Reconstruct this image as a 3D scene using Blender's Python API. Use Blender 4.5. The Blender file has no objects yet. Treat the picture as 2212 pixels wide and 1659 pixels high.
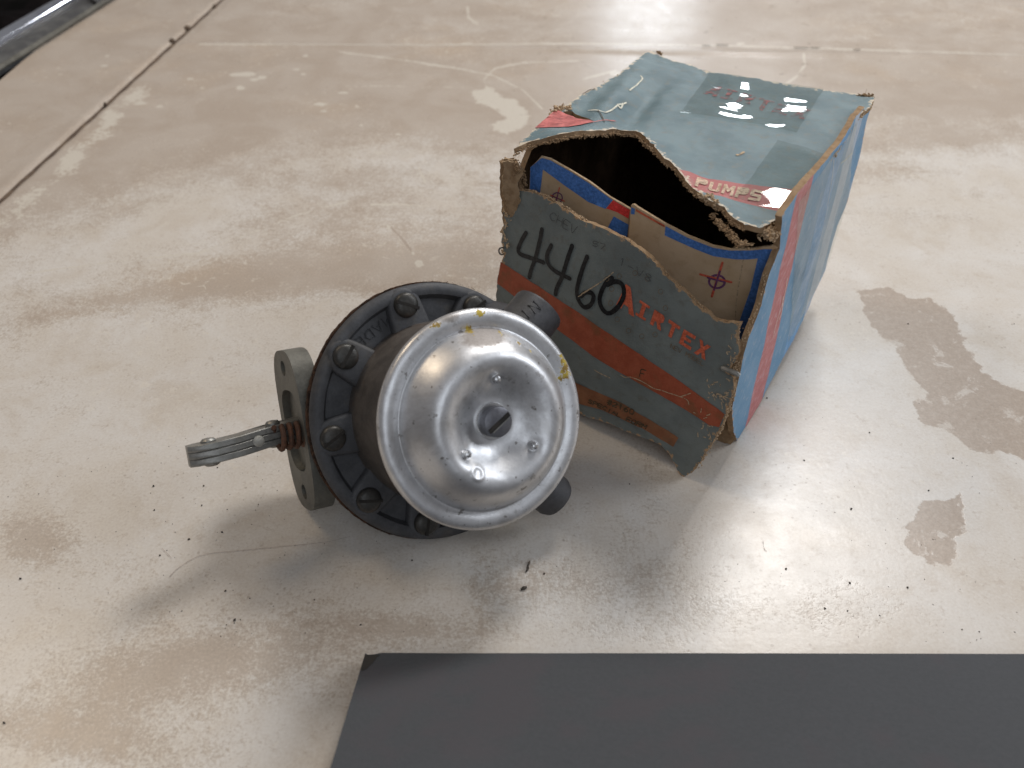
import bpy, math, random, time
import numpy as np
from mathutils import Vector, Matrix, geometry
from mathutils import noise as mnoise
T0 = time.time()
S = 0.01                                   # the builders work in centimetres
scene = bpy.context.scene
COL = scene.collection
rnd = random.Random(7)

# ------------------------------------------------------------------ camera
PITCH = math.radians(40); CH = 26.0; FPX = 1900.0       # focal length for a 2212 px wide picture
cd = bpy.data.cameras.new('camera'); cam = bpy.data.objects.new('camera', cd); COL.objects.link(cam)
cam.location = (0, 0, CH*S); cam.rotation_euler = (math.radians(90)-PITCH, 0, 0)
cd.sensor_width = 36; cd.lens = 36*FPX/2212; cd.clip_start = 0.01; cd.clip_end = 50
cd.dof.use_dof = True; cd.dof.focus_distance = 0.345; cd.dof.aperture_fstop = 13
scene.camera = cam

# ------------------------------------------------------------------ light
w = bpy.data.worlds.new('World'); scene.world = w; w.use_nodes = True
bg = w.node_tree.nodes['Background']; bg.inputs[0].default_value = (0.90, 0.90, 0.95, 1); bg.inputs[1].default_value = 0.21
def lamp(name, loc, target, size, power, col, sy=None):
    l = bpy.data.lights.new(name, 'AREA'); l.energy = power; l.color = col; l.size = size
    if sy: l.shape = 'RECTANGLE'; l.size_y = sy
    o = bpy.data.objects.new(name, l); COL.objects.link(o); o.location = loc
    o.rotation_euler = (Vector(target)-Vector(loc)).to_track_quat('-Z', 'Y').to_euler()
    return o
def sph(az, el, d, c=(0.02, 0.30, 0.03)):
    a, e = math.radians(az), math.radians(el)
    return (c[0]+d*math.sin(a)*math.cos(e), c[1]+d*math.cos(a)*math.cos(e), c[2]+d*math.sin(e))
lamp('ceiling_lamp', (0.093+1.7*.266, 0.213+1.7*.610, 1.7*.747), (0.05, .28, 0), .36, 15.5, (1.0, .975, .95))
lamp('window_far', (0.46, 3.1, .72), (0.12, .6, 0), .28, 3.2, (.86, .93, 1.0), .40)
lamp('window_right', sph(80, 31, 1.9), (0.05, .3, 0),   .60, 11.5, (.88, .93, 1.0), .8)
lamp('fill_behind', sph(168, 40, 1.7), (0, .3, 0), 1.0, 4.6, (.84, .91, 1.0))  # added bluish fill from behind the camera for the bowl's left rim
lamp('tape_glint_lamp', (.73, 2.63, 1.12), (0.12, .43, .1), .10, 2.2, (.93, .96, 1.0), .15)  # added lamp, aimed to give glints on the lid's clear tape
lamp('lamp_left', sph(-62, 50, 1.6), (0, .3, 0), .34, 4.0, (1.0, .80, .57))
scene.view_settings.view_transform = 'Standard'; scene.view_settings.look = 'None'
scene.view_settings.exposure = -0.08; scene.view_settings.gamma = 1

# ------------------------------------------------------------------ measuring helpers
cF = np.array([0, math.cos(PITCH), -math.sin(PITCH)]); cR = np.array([1., 0, 0]); cU = np.array([0, math.sin(PITCH), math.cos(PITCH)])
CAM = np.array([0, 0, CH])
def ray(x, y): return cF+(x-1106)/FPX*cR-(y-829.5)/FPX*cU
def hit(px, P, N):
    d = ray(*px); return CAM+d*(((np.array(P)-CAM)@N)/(d@N))
def ground(px, z=0): return hit(px, (0, 0, z), np.array([0, 0, 1.]))
def unit(v): v = np.array(v, float); return v/np.linalg.norm(v)
def fbm(x, y, z=0, s=1, o=3):
    return mnoise.fractal(Vector((x*s, y*s, z)), 1.0, 2.0, o)

# ------------------------------------------------------------------ object helpers
def link(o, parent=None):
    COL.objects.link(o)
    if parent is not None: o.parent = parent
    return o
def root(name, label, cat, loc, group=None, mat3=None):
    o = bpy.data.objects.new(name, None); o.empty_display_size = .01
    if mat3 is not None:
        M = Matrix([list(r) for r in mat3]).to_4x4(); M.translation = Vector(loc)*S; o.matrix_world = M
    else: o.location = Vector(loc)*S
    o['label'] = label; o['category'] = cat
    if group: o['group'] = group
    o['_o'] = [0., 0., 0.] if mat3 is not None else list(map(float, loc))
    return link(o)
def mk(name, verts, faces, mats, parent=None, midx=None, smooth=True, uv=None, attrs=None, org=None, angle=None, rim=None):
    V = np.array(verts, float).reshape(-1, 3)
    o0 = np.zeros(3)
    if parent is not None and '_o' in parent.keys(): o0 = np.array(list(parent['_o']))
    if org is not None: o0 = np.array(org, float)
    me = bpy.data.meshes.new(name)
    me.from_pydata(((V-o0)*S).tolist(), [], [tuple(int(i) for i in f) for f in faces])
    for m in (mats if isinstance(mats, (list, tuple)) else [mats]): me.materials.append(m)
    if midx is not None: me.polygons.foreach_set('material_index', np.array(midx, dtype=np.int32))
    me.polygons.foreach_set('use_smooth', np.full(len(me.polygons), smooth, dtype=bool))
    if uv is not None:
        ul = me.uv_layers.new(name='UVMap'); li = np.empty(len(me.loops), dtype=np.int32); me.loops.foreach_get('vertex_index', li)
        ul.data.foreach_set('uv', np.array(uv, dtype=np.float32)[li].ravel())
    if rim is not None:
        u2 = me.uv_layers.new(name='Rim'); r2 = np.array(rim, dtype=np.float32)[li]; u2.data.foreach_set('uv', np.stack([r2, r2*0], -1).ravel()); me.uv_layers['UVMap'].active = True; me.uv_layers['UVMap'].active_render = True
    for k, a in (attrs or {}).items():
        at = me.attributes.new(k, 'FLOAT', 'POINT'); at.data.foreach_set('value', np.array(a, dtype=np.float32))
    me.update()
    if angle is not None: me.set_sharp_from_angle(angle=math.radians(angle))
    ob = bpy.data.objects.new(name, me)
    if parent is None and org is not None: ob.location = Vector(org)*S
    link(ob, parent)
    if parent is not None and '_o' in parent.keys(): ob['_o'] = list(map(float, o0))
    return ob
class MB:
    def __init__(s): s.v = []; s.f = []
    def add(s, V, F):
        n = len(s.v); s.v += [tuple(map(float, p)) for p in V]; s.f += [tuple(i+n for i in f) for f in F]; return s
    def ring_loft(s, rings, cap=True, closed=True):
        n = len(s.v); k = len(rings[0])
        for r in rings: s.v += [tuple(map(float, p)) for p in r]
        for i in range(len(rings)-1):
            for j in range(k if closed else k-1):
                a = n+i*k+j; b = n+i*k+(j+1) % k; s.f.append((a, b, b+k, a+k))
        if cap: s.f.append(tuple(n+j for j in range(k))[::-1]); s.f.append(tuple(n+(len(rings)-1)*k+j for j in range(k)))
        return s
    def tube(s, pts, r, seg=8, cap=True):
        P = [np.array(p, float) for p in pts]; rings = []
        up = np.array([0.13, 0.31, .94])
        rr = r if isinstance(r, (list, tuple)) else [r]*len(P)
        for i, p in enumerate(P):
            t = unit(P[min(i+1, len(P)-1)]-P[max(i-1, 0)])
            if i == 0:
                a = unit(np.cross(t, up)); 
            else: a = unit(a-(a@t)*t)
            b = np.cross(t, a)
            rings.append([p+rr[i]*(math.cos(q)*a+math.sin(q)*b) for q in [2*math.pi*j/seg for j in range(seg)]])
        return s.ring_loft(rings, cap)
    def lathe(s, prof, seg=64, origin=(0, 0, 0), ax=(0, 0, 1), closed=False):
        ax = unit(ax); a = unit(np.cross(ax, (0.3, .9, .1))) if abs(ax[2]) < .99 else np.array([1., 0, 0]); b = np.cross(ax, a); o = np.array(origin, float)
        rings = [[o+ax*z+max(r, 1e-4)*(math.cos(q)*a+math.sin(q)*b) for q in [2*math.pi*j/seg for j in range(seg)]] for r, z in prof]
        if closed: rings.append(rings[0])
        return s.ring_loft(rings, not closed)
    def box(s, c, ax, half):
        c = np.array(c, float); P = []
        for i in (-1, 1):
            for j in (-1, 1):
                for k in (-1, 1): P.append(c+ax[0]*half[0]*i+ax[1]*half[1]*j+ax[2]*half[2]*k)
        return s.add(P, [(0, 1, 3, 2), (4, 6, 7, 5), (0, 4, 5, 1), (2, 3, 7, 6), (0, 2, 6, 4), (1, 5, 7, 3)])
    def build(s, name, mat, parent=None, smooth=True, angle=35, **k): return mk(name, s.v, s.f, mat, parent, smooth=smooth, angle=angle, **k)

# ------------------------------------------------------------------ materials
class N:
    def __init__(s, name):
        s.m = bpy.data.materials.new(name); s.m.use_nodes = True; s.t = s.m.node_tree; s.n = s.t.nodes; s.l = s.t.links
        s.b = s.n['Principled BSDF']
    def put(s, sock, v):
        if isinstance(v, bpy.types.NodeSocket): s.l.new(v, sock)
        elif isinstance(v, (tuple, list)): sock.default_value = (*v, 1) if len(v) == 3 and sock.type == 'RGBA' else v
        else: sock.default_value = v
    def math(s, op, a, b=0.0, c=None, clamp=False):
        n = s.n.new('ShaderNodeMath'); n.operation = op; n.use_clamp = clamp; s.put(n.inputs[0], a); s.put(n.inputs[1], b)
        if c is not None: s.put(n.inputs[2], c)
        return n.outputs[0]
    def ss(s, v, a, b):
        n = s.n.new('ShaderNodeMapRange'); n.interpolation_type = 'SMOOTHSTEP'; s.put(n.inputs[0], v); n.inputs[1].default_value = a; n.inputs[2].default_value = b
        return n.outputs[0]
    def mix(s, f, a, b, t='MIX'):
        n = s.n.new('ShaderNodeMix'); n.data_type = 'RGBA'; n.blend_type = t; s.put(n.inputs[0], f); s.put(n.inputs[6], a); s.put(n.inputs[7], b); return n.outputs[2]
    def co(s, kind='Object'):
        return s.n.new('ShaderNodeTexCoord').outputs[kind]
    def noise(s, scale, detail=4, rough=.55, vec=None, dist=0.0, stretch=None):
        n = s.n.new('ShaderNodeTexNoise'); n.inputs['Scale'].default_value = scale; n.inputs['Detail'].default_value = detail
        n.inputs['Roughness'].default_value = rough; n.inputs['Distortion'].default_value = dist
        v = vec if vec is not None else s.co()
        if stretch:
            mp = s.n.new('ShaderNodeMapping'); mp.inputs['Scale'].default_value = stretch; s.l.new(v, mp.inputs[0]); v = mp.outputs[0]
        s.l.new(v, n.inputs['Vector']); return n.outputs[0]
    def attr(s, name):
        n = s.n.new('ShaderNodeAttribute'); n.attribute_name = name; return n.outputs['Fac']
    def bump(s, h, strength=.3, dist=.0005, normal=None):
        n = s.n.new('ShaderNodeBump'); n.inputs['Strength'].default_value = strength; n.inputs['Distance'].default_value = dist
        s.l.new(h, n.inputs['Height'])
        if normal is not None: s.l.new(normal, n.inputs['Normal'])
        return n.outputs[0]
    def fin(s, col=None, rough=None, metal=None, normal=None, spec=None, coat=None):
        if col is not None: s.put(s.b.inputs['Base Color'], col)
        if rough is not None: s.put(s.b.inputs['Roughness'], rough)
        if metal is not None: s.put(s.b.inputs['Metallic'], metal)
        if normal is not None: s.put(s.b.inputs['Normal'], normal)
        if spec is not None: s.put(s.b.inputs['Specular IOR Level'], spec)
        if coat is not None: s.put(s.b.inputs['Coat Weight'], coat)
        return s.m

def m_table():
    n = N('worn_enamel'); uv = n.co('UV')
    wear = n.attr('wear'); hard = n.attr('hard')
    n1 = n.noise(9, 6, .62, uv); n2 = n.noise(60, 6, .68, uv); n3 = n.noise(330, 3, .7, uv); n4 = n.noise(23, 5, .6, uv, .6)
    # soft, rubbed-through wear
    n5 = n.noise(28, 8, .72, uv, .35)
    w1 = n.math('ADD', wear, n.math('MULTIPLY', n.math('SUBTRACT', n1, .5), .70))
    w1 = n.math('ADD', w1, n.math('MULTIPLY', n.math('SUBTRACT', n5, .5), 1.05))
    w1 = n.math('ADD', w1, n.math('MULTIPLY', n.math('SUBTRACT', n2, .5), .85))
    n6 = n.noise(900, 3, .7, uv)
    w1 = n.math('ADD', w1, n.math('MULTIPLY', n.math('SUBTRACT', n3, .5), 1.0))
    w1 = n.math('ADD', w1, n.math('MULTIPLY', n.math('SUBTRACT', n6, .5), .9))
    m1 = n.ss(w1, .22, .80)
    # crisp chips: hard > 0 pale, hard < 0 bare primer
    hj = n.math('ADD', hard, n.math('MULTIPLY', n.math('SUBTRACT', n2, .5), 1.3))
    hj = n.math('ADD', hj, n.math('MULTIPLY', n.math('SUBTRACT', n3, .5), .9))
    pale = n.ss(hj, .40, .60)
    hb = n.math('ADD', n.math('MULTIPLY', hard, -1.0), n.math('MULTIPLY', n.math('SUBTRACT', n2, .5), 1.6))
    hb = n.math('ADD', hb, n.math('MULTIPLY', n.math('SUBTRACT', n5, .5), 1.5)); bare = n.math('MULTIPLY', n.ss(hb, .42, .56), n.ss(n.math('MULTIPLY', hard, -1.0), .02, .2))
    bare = n.math('MULTIPLY', bare, n.math('SUBTRACT', 1.0, n.math('MULTIPLY', n.ss(n.noise(75, 6, .72, uv, .5), .57, .64), .6)))
    tau = n.mix(n.ss(n4, .35, .65), (.425, .355, .290), (.472, .408, .345))
    tau = n.mix(n.ss(n1, .5, .75), tau, (.465, .378, .295))
    tau = n.mix(n.math('MULTIPLY', n.ss(n3, .6, .8), .35), tau, (.64, .57, .48))
    cre = n.mix(n.ss(n4, .3, .7), (.595, .535, .465), (.650, .610, .560))
    cre = n.mix(n.ss(n.noise(5, 4, .6, uv), .5, .7), cre, (.615, .560, .49))
    cre = n.mix(n.math('MULTIPLY', n.ss(n5, .48, .66), .50), cre, (.51, .435, .36))
    cre = n.mix(n.math('MULTIPLY', n.ss(n.noise(240, 5, .75, uv, .4), .56, .68), .45), cre, (.42, .35, .29))
    c = n.mix(m1, tau, cre)
    # pinholes and rust-brown pitting in the pale paint
    vo = n.n.new('ShaderNodeTexVoronoi'); vo.inputs['Scale'].default_value = 210; n.l.new(uv, vo.inputs['Vector'])
    pit = n.math('MULTIPLY', n.ss(vo.outputs['Distance'], .17, .07), n.ss(n.noise(13, 4, .6, uv), .50, .62))
    c = n.mix(n.math('MULTIPLY', pit, .45), c, (.22, .17, .13))
    chip = n.math('MULTIPLY', n.ss(n.noise(170, 4, .72, uv, 1.0), .59, .66), n.ss(n.noise(9, 4, .6, uv), .44, .60))
    c = n.mix(n.math('MULTIPLY', chip, .60), c, (.68, .62, .53))
    c = n.mix(bare, c, n.mix(n.ss(n3, .4, .7), (.395, .325, .265), (.44, .372, .31)))
    c = n.mix(pale, c, (.60, .545, .465))
    fine = n.noise(900, 2, .6, uv)
    c = n.mix(.30, c, n.mix(fine, (.2, .2, .2), (.95, .93, .9)), 'OVERLAY')
    h = n.math('ADD', n.math('MULTIPLY', n3, .7), n.math('MULTIPLY', n2, .8))
    h = n.math('ADD', h, n.math('MULTIPLY', n.math('ADD', m1, n.math('MULTIPLY', bare, -1.0)), .5))
    bp = n.bump(h, .30, .00022)
    r = n.math('ADD', .20, n.math('MULTIPLY', n2, .20))
    return n.fin(c, r, 0, bp, .40)

def m_simple(name, col, rough=.6, metal=0, col2=None, sc=120, bump=.25, bd=.0003, lo=.4, hi=.65, spec=.5, sc2=None, col3=None, rvar=.15):
    n = N(name); a = n.noise(sc, 6, .65)
    c = n.mix(n.ss(a, lo, hi), col, col2 or tuple(x*1.25 for x in col))
    if col3 is not None: c = n.mix(n.ss(n.noise(sc2 or sc*.3, 5, .6), .52, .66), c, col3)
    r = n.math('ADD', rough-rvar/2, n.math('MULTIPLY', n.noise(sc*.6, 4), rvar))
    return n.fin(c, r, metal, n.bump(n.math('ADD', n.noise(sc*3, 3, .7), a), bump, bd), spec)

def stripe_mask(n, uv, a, b, c, soft=.03):
    """1 where a*s+b*t+c > 0, wobbling a little like cheap printing"""
    sp = n.n.new('ShaderNodeSeparateXYZ'); n.l.new(uv, sp.inputs[0])
    v = n.math('ADD', n.math('MULTIPLY', sp.outputs[0], a), n.math('MULTIPLY', sp.outputs[1], b)); v = n.math('ADD', v, c)
    v = n.math('ADD', v, n.math('MULTIPLY', n.math('SUBTRACT', n.noise(1.2, 3, .5, uv), .5), .06))
    return n.ss(v, -soft, soft)
def m_print(name, base, base2, stripes, wearcol=(.42, .27, .15), edgew=.12, rough=.62, stain=(.30, .27, .20), amt=.45, bump=.4, gloss=None):
    """printed greyboard. UV = (s, t) in cm. stripes: (line_lo, line_hi, colour)"""
    n = N(name); uv = n.co('UV'); big = n.noise(.42, 5, .6, uv); mid = n.noise(2.3, 6, .65, uv); fine = n.noise(16, 5, .7, uv); grit = n.noise(60, 3, .7, uv)
    c = n.mix(n.ss(big, .38, .62), base, base2)
    for lo, hi, col in stripes:
        k = n.math('MULTIPLY', stripe_mask(n, uv, *lo), stripe_mask(n, uv, *hi))
        k = n.math('MULTIPLY', k, n.math('ADD', .80, n.math('MULTIPLY', n.ss(fine, .3, .6), .2)))
        c = n.mix(k, c, n.mix(n.ss(mid, .35, .65), col, tuple(min(1, x*1.22+.01) for x in col)))
    c = n.mix(n.math('MULTIPLY', n.ss(mid, .50, .74), amt), c, stain)
    c = n.mix(n.math('MULTIPLY', n.ss(fine, .60, .72), .35), c, tuple(x*.45 for x in base))
    c = n.mix(.22, c, n.mix(grit, (.1, .1, .1), (.9, .9, .9)), 'OVERLAY')
    un = n.n.new('ShaderNodeUVMap'); un.uv_map = 'Rim'; sx = n.n.new('ShaderNodeSeparateXYZ'); n.l.new(un.outputs[0], sx.inputs[0]); e = sx.outputs[0]
    ew = n.math('ADD', n.math('MULTIPLY', e, -1.0), n.math('ADD', edgew, n.math('MULTIPLY', n.math('SUBTRACT', n.noise(3.2, 6, .7, uv), .52), 1.25)))
    c = n.mix(n.ss(ew, 0.0, .07), c, n.mix(fine, wearcol, tuple(min(1, x*1.5) for x in wearcol)))
    h = n.math('ADD', n.math('MULTIPLY', fine, .5), n.math('ADD', n.math('MULTIPLY', mid, 1.2), n.math('MULTIPLY', grit, .25)))
    return n.fin(c, n.math('ADD', rough-.08, n.math('MULTIPLY', fine, .2)), 0, n.bump(h, bump, .0006), .35)
def m_ink(name, col, rough=.6, amt=.35, sc=900):
    n = N(name); a = n.noise(sc, 4, .7)
    c = n.mix(n.ss(a, .35, .7), col, tuple(min(1, x*1.5+.02) for x in col)); n.fin(c, rough, 0, None, .3)
    n.b.inputs['Alpha'].default_value = 1.0
    if amt > 0:
        k = n.math('SUBTRACT', 1.0, n.math('MULTIPLY', n.ss(n.noise(sc*.7, 4, .7), .36 if amt > .9 else .48, .58 if amt > .9 else .66), amt)); n.l.new(k, n.b.inputs['Alpha'])
    return n.m

M = {}
M['table'] = m_table()
M['rim'] = m_simple('torn_cardboard', (.27, .175, .10), .95, 0, (.37, .255, .155), 300, .5, .0004, .35, .62, .1)
M['tan'] = m_simple('pale_cardboard_fibre', (.47, .33, .20), .95, 0, (.60, .45, .30), 500, .6, .0008, .35, .62, .1)
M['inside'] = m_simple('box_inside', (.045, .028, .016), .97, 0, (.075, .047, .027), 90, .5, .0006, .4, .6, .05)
M['ink_black'] = m_ink('marker_ink', (.006, .006, .007), .42, .0)
M['ink_red'] = m_ink('red_print', (.50, .105, .05), .6, .22)
M['ink_red_faint'] = m_ink('faded_red_print', (.36, .10, .095), .6, .95, 420)
M['ink_tan'] = m_ink('tan_lettering', (.50, .36, .25), .6, .5)
M['ink_dark'] = m_ink('small_dark_print', (.055, .04, .02), .6, .55)
M['ink_faint'] = m_ink('faint_brown_print', (.15, .11, .07), .6, .5)
M['pencil'] = m_ink('pencil', (.07, .075, .075), .5, .62, 1500)
M['ink_blue'] = m_ink('blue_border_print', (.055, .155, .42), .6, .18)
M['ink_scarlet'] = m_ink('scarlet_print', (.66, .045, .04), .6, .12)
M['ink_purple'] = m_ink('purple_registration_mark', (.13, .045, .12), .6, .3)
M['ink_orange'] = m_ink('orange_registration_mark', (.50, .09, .05), .6, .25)
M['lid_red'] = m_ink('faded_lid_stripe', (.46, .125, .115), .6, .35, 300)
M['scuff'] = m_ink('scuffed_paper', (.42, .31, .20), .9, .85, 1100)
M['scuff_pale'] = m_ink('scuffed_pale_paper', (.62, .60, .50), .9, .45, 1400)

def pump_grey(name, c1, c2, rust, k=.5, rough=.5, metal=.55):
    n = N(name); a = n.noise(90, 6, .65); g = n.noise(800, 3, .7)
    c = n.mix(n.ss(a, .35, .65), c1, c2)
    c = n.mix(n.math('MULTIPLY', n.ss(n.noise(38, 6, .7), .50, .68), k), c, rust)
    c = n.mix(.45, c, n.mix(g, (.15, .15, .15), (.85, .85, .85)), 'OVERLAY')
    r = n.math('ADD', rough-.1, n.math('MULTIPLY', a, .25))
    return n.fin(c, r, metal, n.bump(n.math('ADD', g, n.math('MULTIPLY', a, 1.5)), .35, .00025), .5)
M['cast'] = pump_grey('dark_painted_casting', (.050, .051, .055), (.082, .083, .088), (.100, .086, .068), .6, .60, .15)
M['cast_in'] = pump_grey('inlet_casting', (.048, .048, .052), (.080, .081, .088), (.07, .066, .06), .5, .52, .25)
M['hub'] = pump_grey('rusty_hub', (.080, .070, .062), (.125, .110, .098), (.10, .058, .035), .7, .55, .3)
M['zinc'] = pump_grey('dull_zinc_casting', (.125, .120, .102), (.185, .178, .152), (.10, .088, .066), .5, .58, .35)
M['lever'] = pump_grey('steel_lever', (.21, .205, .185), (.31, .305, .285), (.17, .14, .10), .5, .42, .7)
M['screw'] = pump_grey('dark_screw', (.045, .043, .039), (.078, .073, .066), (.10, .06, .038), .6, .42, .5)
M['screw_c'] = pump_grey('centre_screw', (.13, .13, .145), (.19, .19, .205), (.10, .09, .08), .4, .38, .7)
M['rust'] = m_simple('rusty_spring_wire', (.085, .042, .026), .75, .2, (.15, .065, .035), 500, .6, .0003)
M['fibre'] = m_simple('gasket_fibre', (.040, .026, .019), .95, 0, (.11, .060, .038), 350, .9, .0006, .4, .62, .1)
M['slot'] = m_simple('slot_dark', (.015, .013, .011), .9, 0, (.03, .025, .02), 300, .3)  # near black, for the bars that make screw slots and the trim wire
M['rivet'] = m_simple('bright_rivet', (.62, .62, .62), .22, .95, (.7, .7, .7), 300, .1)
def m_bowl():
    n = N('tinned_steel'); co = n.co()
    a = n.noise(55, 6, .65); g = n.noise(1100, 3, .75); b = n.noise(180, 5, .7)
    c = n.mix(n.ss(a, .35, .7), (.64, .64, .645), (.76, .76, .77))
    st = n.attr('stain'); s1 = n.ss(n.math('ADD', st, n.math('MULTIPLY', n.math('SUBTRACT', b, .5), .9)), .35, .75)
    c = n.mix(n.math('MULTIPLY', s1, .75), c, (.25, .21, .18))
    c = n.mix(n.math('MULTIPLY', n.ss(b, .60, .70), .55), c, (.24, .22, .20))
    c = n.mix(.42, c, n.mix(g, (.12, .12, .12), (.88, .88, .88)), 'OVERLAY')
    st2 = n.noise(26, 6, .7, co, .5); c = n.mix(n.math('MULTIPLY', n.ss(st2, .46, .66), .60), c, (.33, .315, .30))
    sp = n.noise(300, 3, .6, co); c = n.mix(n.math('MULTIPLY', n.ss(sp, .64, .70), .75), c, (.16, .14, .12))
    r = n.math('ADD', .285, n.math('ADD', n.math('MULTIPLY', a, .14), n.math('MULTIPLY', b, .14))); r = n.math('ADD', r, n.math('MULTIPLY', s1, .2))
    yl = n.attr('paint'); y1 = n.ss(n.math('ADD', yl, n.math('MULTIPLY', n.math('SUBTRACT', n.noise(650, 5, .75), .5), 2.6)), .52, .66)
    c = n.mix(y1, c, n.mix(n.ss(n.noise(300, 3), .4, .6), (.30, .19, .04), (.50, .37, .05)))
    met = n.math('SUBTRACT', .88, n.math('MULTIPLY', y1, .70))
    met = n.math('SUBTRACT', met, n.math('MULTIPLY', s1, .3))
    r = n.math('ADD', r, n.math('MULTIPLY', y1, .12))
    h = n.math('ADD', n.math('MULTIPLY', g, .5), n.math('ADD', b, n.math('MULTIPLY', y1, 1.2)))
    return n.fin(c, r, met, n.bump(h, .30, .00022), .5)
M['bowl'] = m_bowl()
def m_tape(nm='clear_tape', gain=.85):
    n = N(nm); co = n.co('UV'); a = n.noise(.9, 3, .55, co, 1.6, (1, 1.8, 1)); b = n.noise(6, 4, .6, co, .8)
    t = n.t; gl = n.n.new('ShaderNodeBsdfGlossy'); gl.inputs['Roughness'].default_value = .03; gl.inputs['Color'].default_value = (1, 1, 1, 1)
    tr = n.n.new('ShaderNodeBsdfTransparent'); tr.inputs['Color'].default_value = (.85, .875, .86, 1)
    df = n.n.new('ShaderNodeBsdfDiffuse'); df.inputs['Color'].default_value = (.40, .43, .43, 1)
    rg = n.math('ABSOLUTE', n.math('SUBTRACT', n.noise(1.6, 3, .6, co, 1.2, (1, 2.2, 1)), .5))
    h = n.math('ADD', n.math('MULTIPLY', a, .7), n.math('ADD', n.math('MULTIPLY', rg, 1.3), n.math('MULTIPLY', b, .10))); bp = n.bump(h, .2, .00004); n.l.new(bp, gl.inputs['Normal'])
    fr = n.n.new('ShaderNodeFresnel'); fr.inputs[0].default_value = 1.5; n.l.new(bp, fr.inputs['Normal'])
    m0 = n.n.new('ShaderNodeMixShader'); n.put(m0.inputs[0], n.math('MULTIPLY', n.ss(b, .45, .75), .12)); n.l.new(tr.outputs[0], m0.inputs[1]); n.l.new(df.outputs[0], m0.inputs[2])
    m1 = n.n.new('ShaderNodeMixShader'); ge = n.n.new('ShaderNodeNewGeometry'); n.put(m1.inputs[0], n.math('MULTIPLY', n.math('MULTIPLY', fr.outputs[0], gain), n.math('SUBTRACT', 1.0, ge.outputs['Backfacing']))); n.l.new(m0.outputs[0], m1.inputs[1]); n.l.new(gl.outputs[0], m1.inputs[2])
    n.l.new(m1.outputs[0], n.n['Material Output'].inputs[0]); return n.m
M['tape'] = m_tape(); M['tape_side'] = m_tape('dull_clear_tape', .35)
M['chrome'] = m_simple('chrome', (.85, .87, .92), .10, 1.0, (.72, .74, .80), 40, .15, .0002)
M['trim'] = m_simple('dull_trim_metal', (.12, .12, .12), .45, .6, (.20, .20, .19), 60, .3)
M['bead'] = m_simple('seam_sealer', (.40, .32, .25), .6, 0, (.52, .43, .34), 60, .4)
M['groove'] = m_simple('seam_dirt', (.09, .062, .045), .9, 0, (.15, .105, .07), 90, .4)
M['dark'] = m_simple('dark_cloth', (.003, .003, .003), .98, 0, (.012, .009, .010), 9, .6, .01, .45, .7, .05)
M['board'] = m_simple('grey_board', (.066, .070, .075), .8, 0, (.074, .077, .083), 700, .35, .0003, .3, .7, .2, 30, (.076, .073, .079))
M['board_scuff'] = m_simple('board_scuff', (.022, .021, .020), .9, 0, (.04, .035, .03), 100, .3)
M['crumb'] = m_simple('crumbs', (.05, .042, .035), .9, 0, (.15, .12, .09), 400, .3)

# ------------------------------------------------------------------ the painted metal top
def seg_dist(X, Y, pl):
    D = np.full(X.shape, 1e9)
    for (x0, y0), (x1, y1) in zip(pl[:-1], pl[1:]):
        dx, dy = x1-x0, y1-y0; L2 = dx*dx+dy*dy+1e-9
        t = np.clip(((X-x0)*dx+(Y-y0)*dy)/L2, 0, 1); D = np.minimum(D, np.hypot(X-x0-t*dx, Y-y0-t*dy))
    return D
def inside(X, Y, pl):
    r = np.zeros(X.shape, bool); n = len(pl)
    for i in range(n):
        x0, y0 = pl[i]; x1, y1 = pl[(i+1) % n]
        c = ((y0 > Y) != (y1 > Y)) & (X < (x1-x0)*(Y-y0)/((y1-y0) or 1e-9)+x0); r ^= c
    return r
g2 = lambda pts: [tuple(ground(p)[:2]) for p in pts]
SEAM = [(-260, 668), (0, 430), (110, 335), (230, 229), (362, 98), (402, 60), (480, 0)]          # left seam
sa, sb = ground((0, 430)), ground((470, 5)); sdir = unit((sb-sa)[:2]); snor = np.array([-sdir[1], sdir[0]])   # towards the left panel
ca, cb = ground((420, 96)), ground((2212, 125)); cdir = unit((cb-ca)[:2]); cnor = np.array([-cdir[1], cdir[0]])
CREASE = lambda X, Y: (X-ca[0])*cnor[0]+(Y-ca[1])*cnor[1]
SEAMD = lambda X, Y: (X-sa[0])*snor[0]+(Y-sa[1])*snor[1]
ta, tb = ground((0, 159)), ground((249, 0)); tdir = unit((tb-ta)[:2]); tnor = np.array([-tdir[1], tdir[0]])      # the trim at the far left
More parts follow.
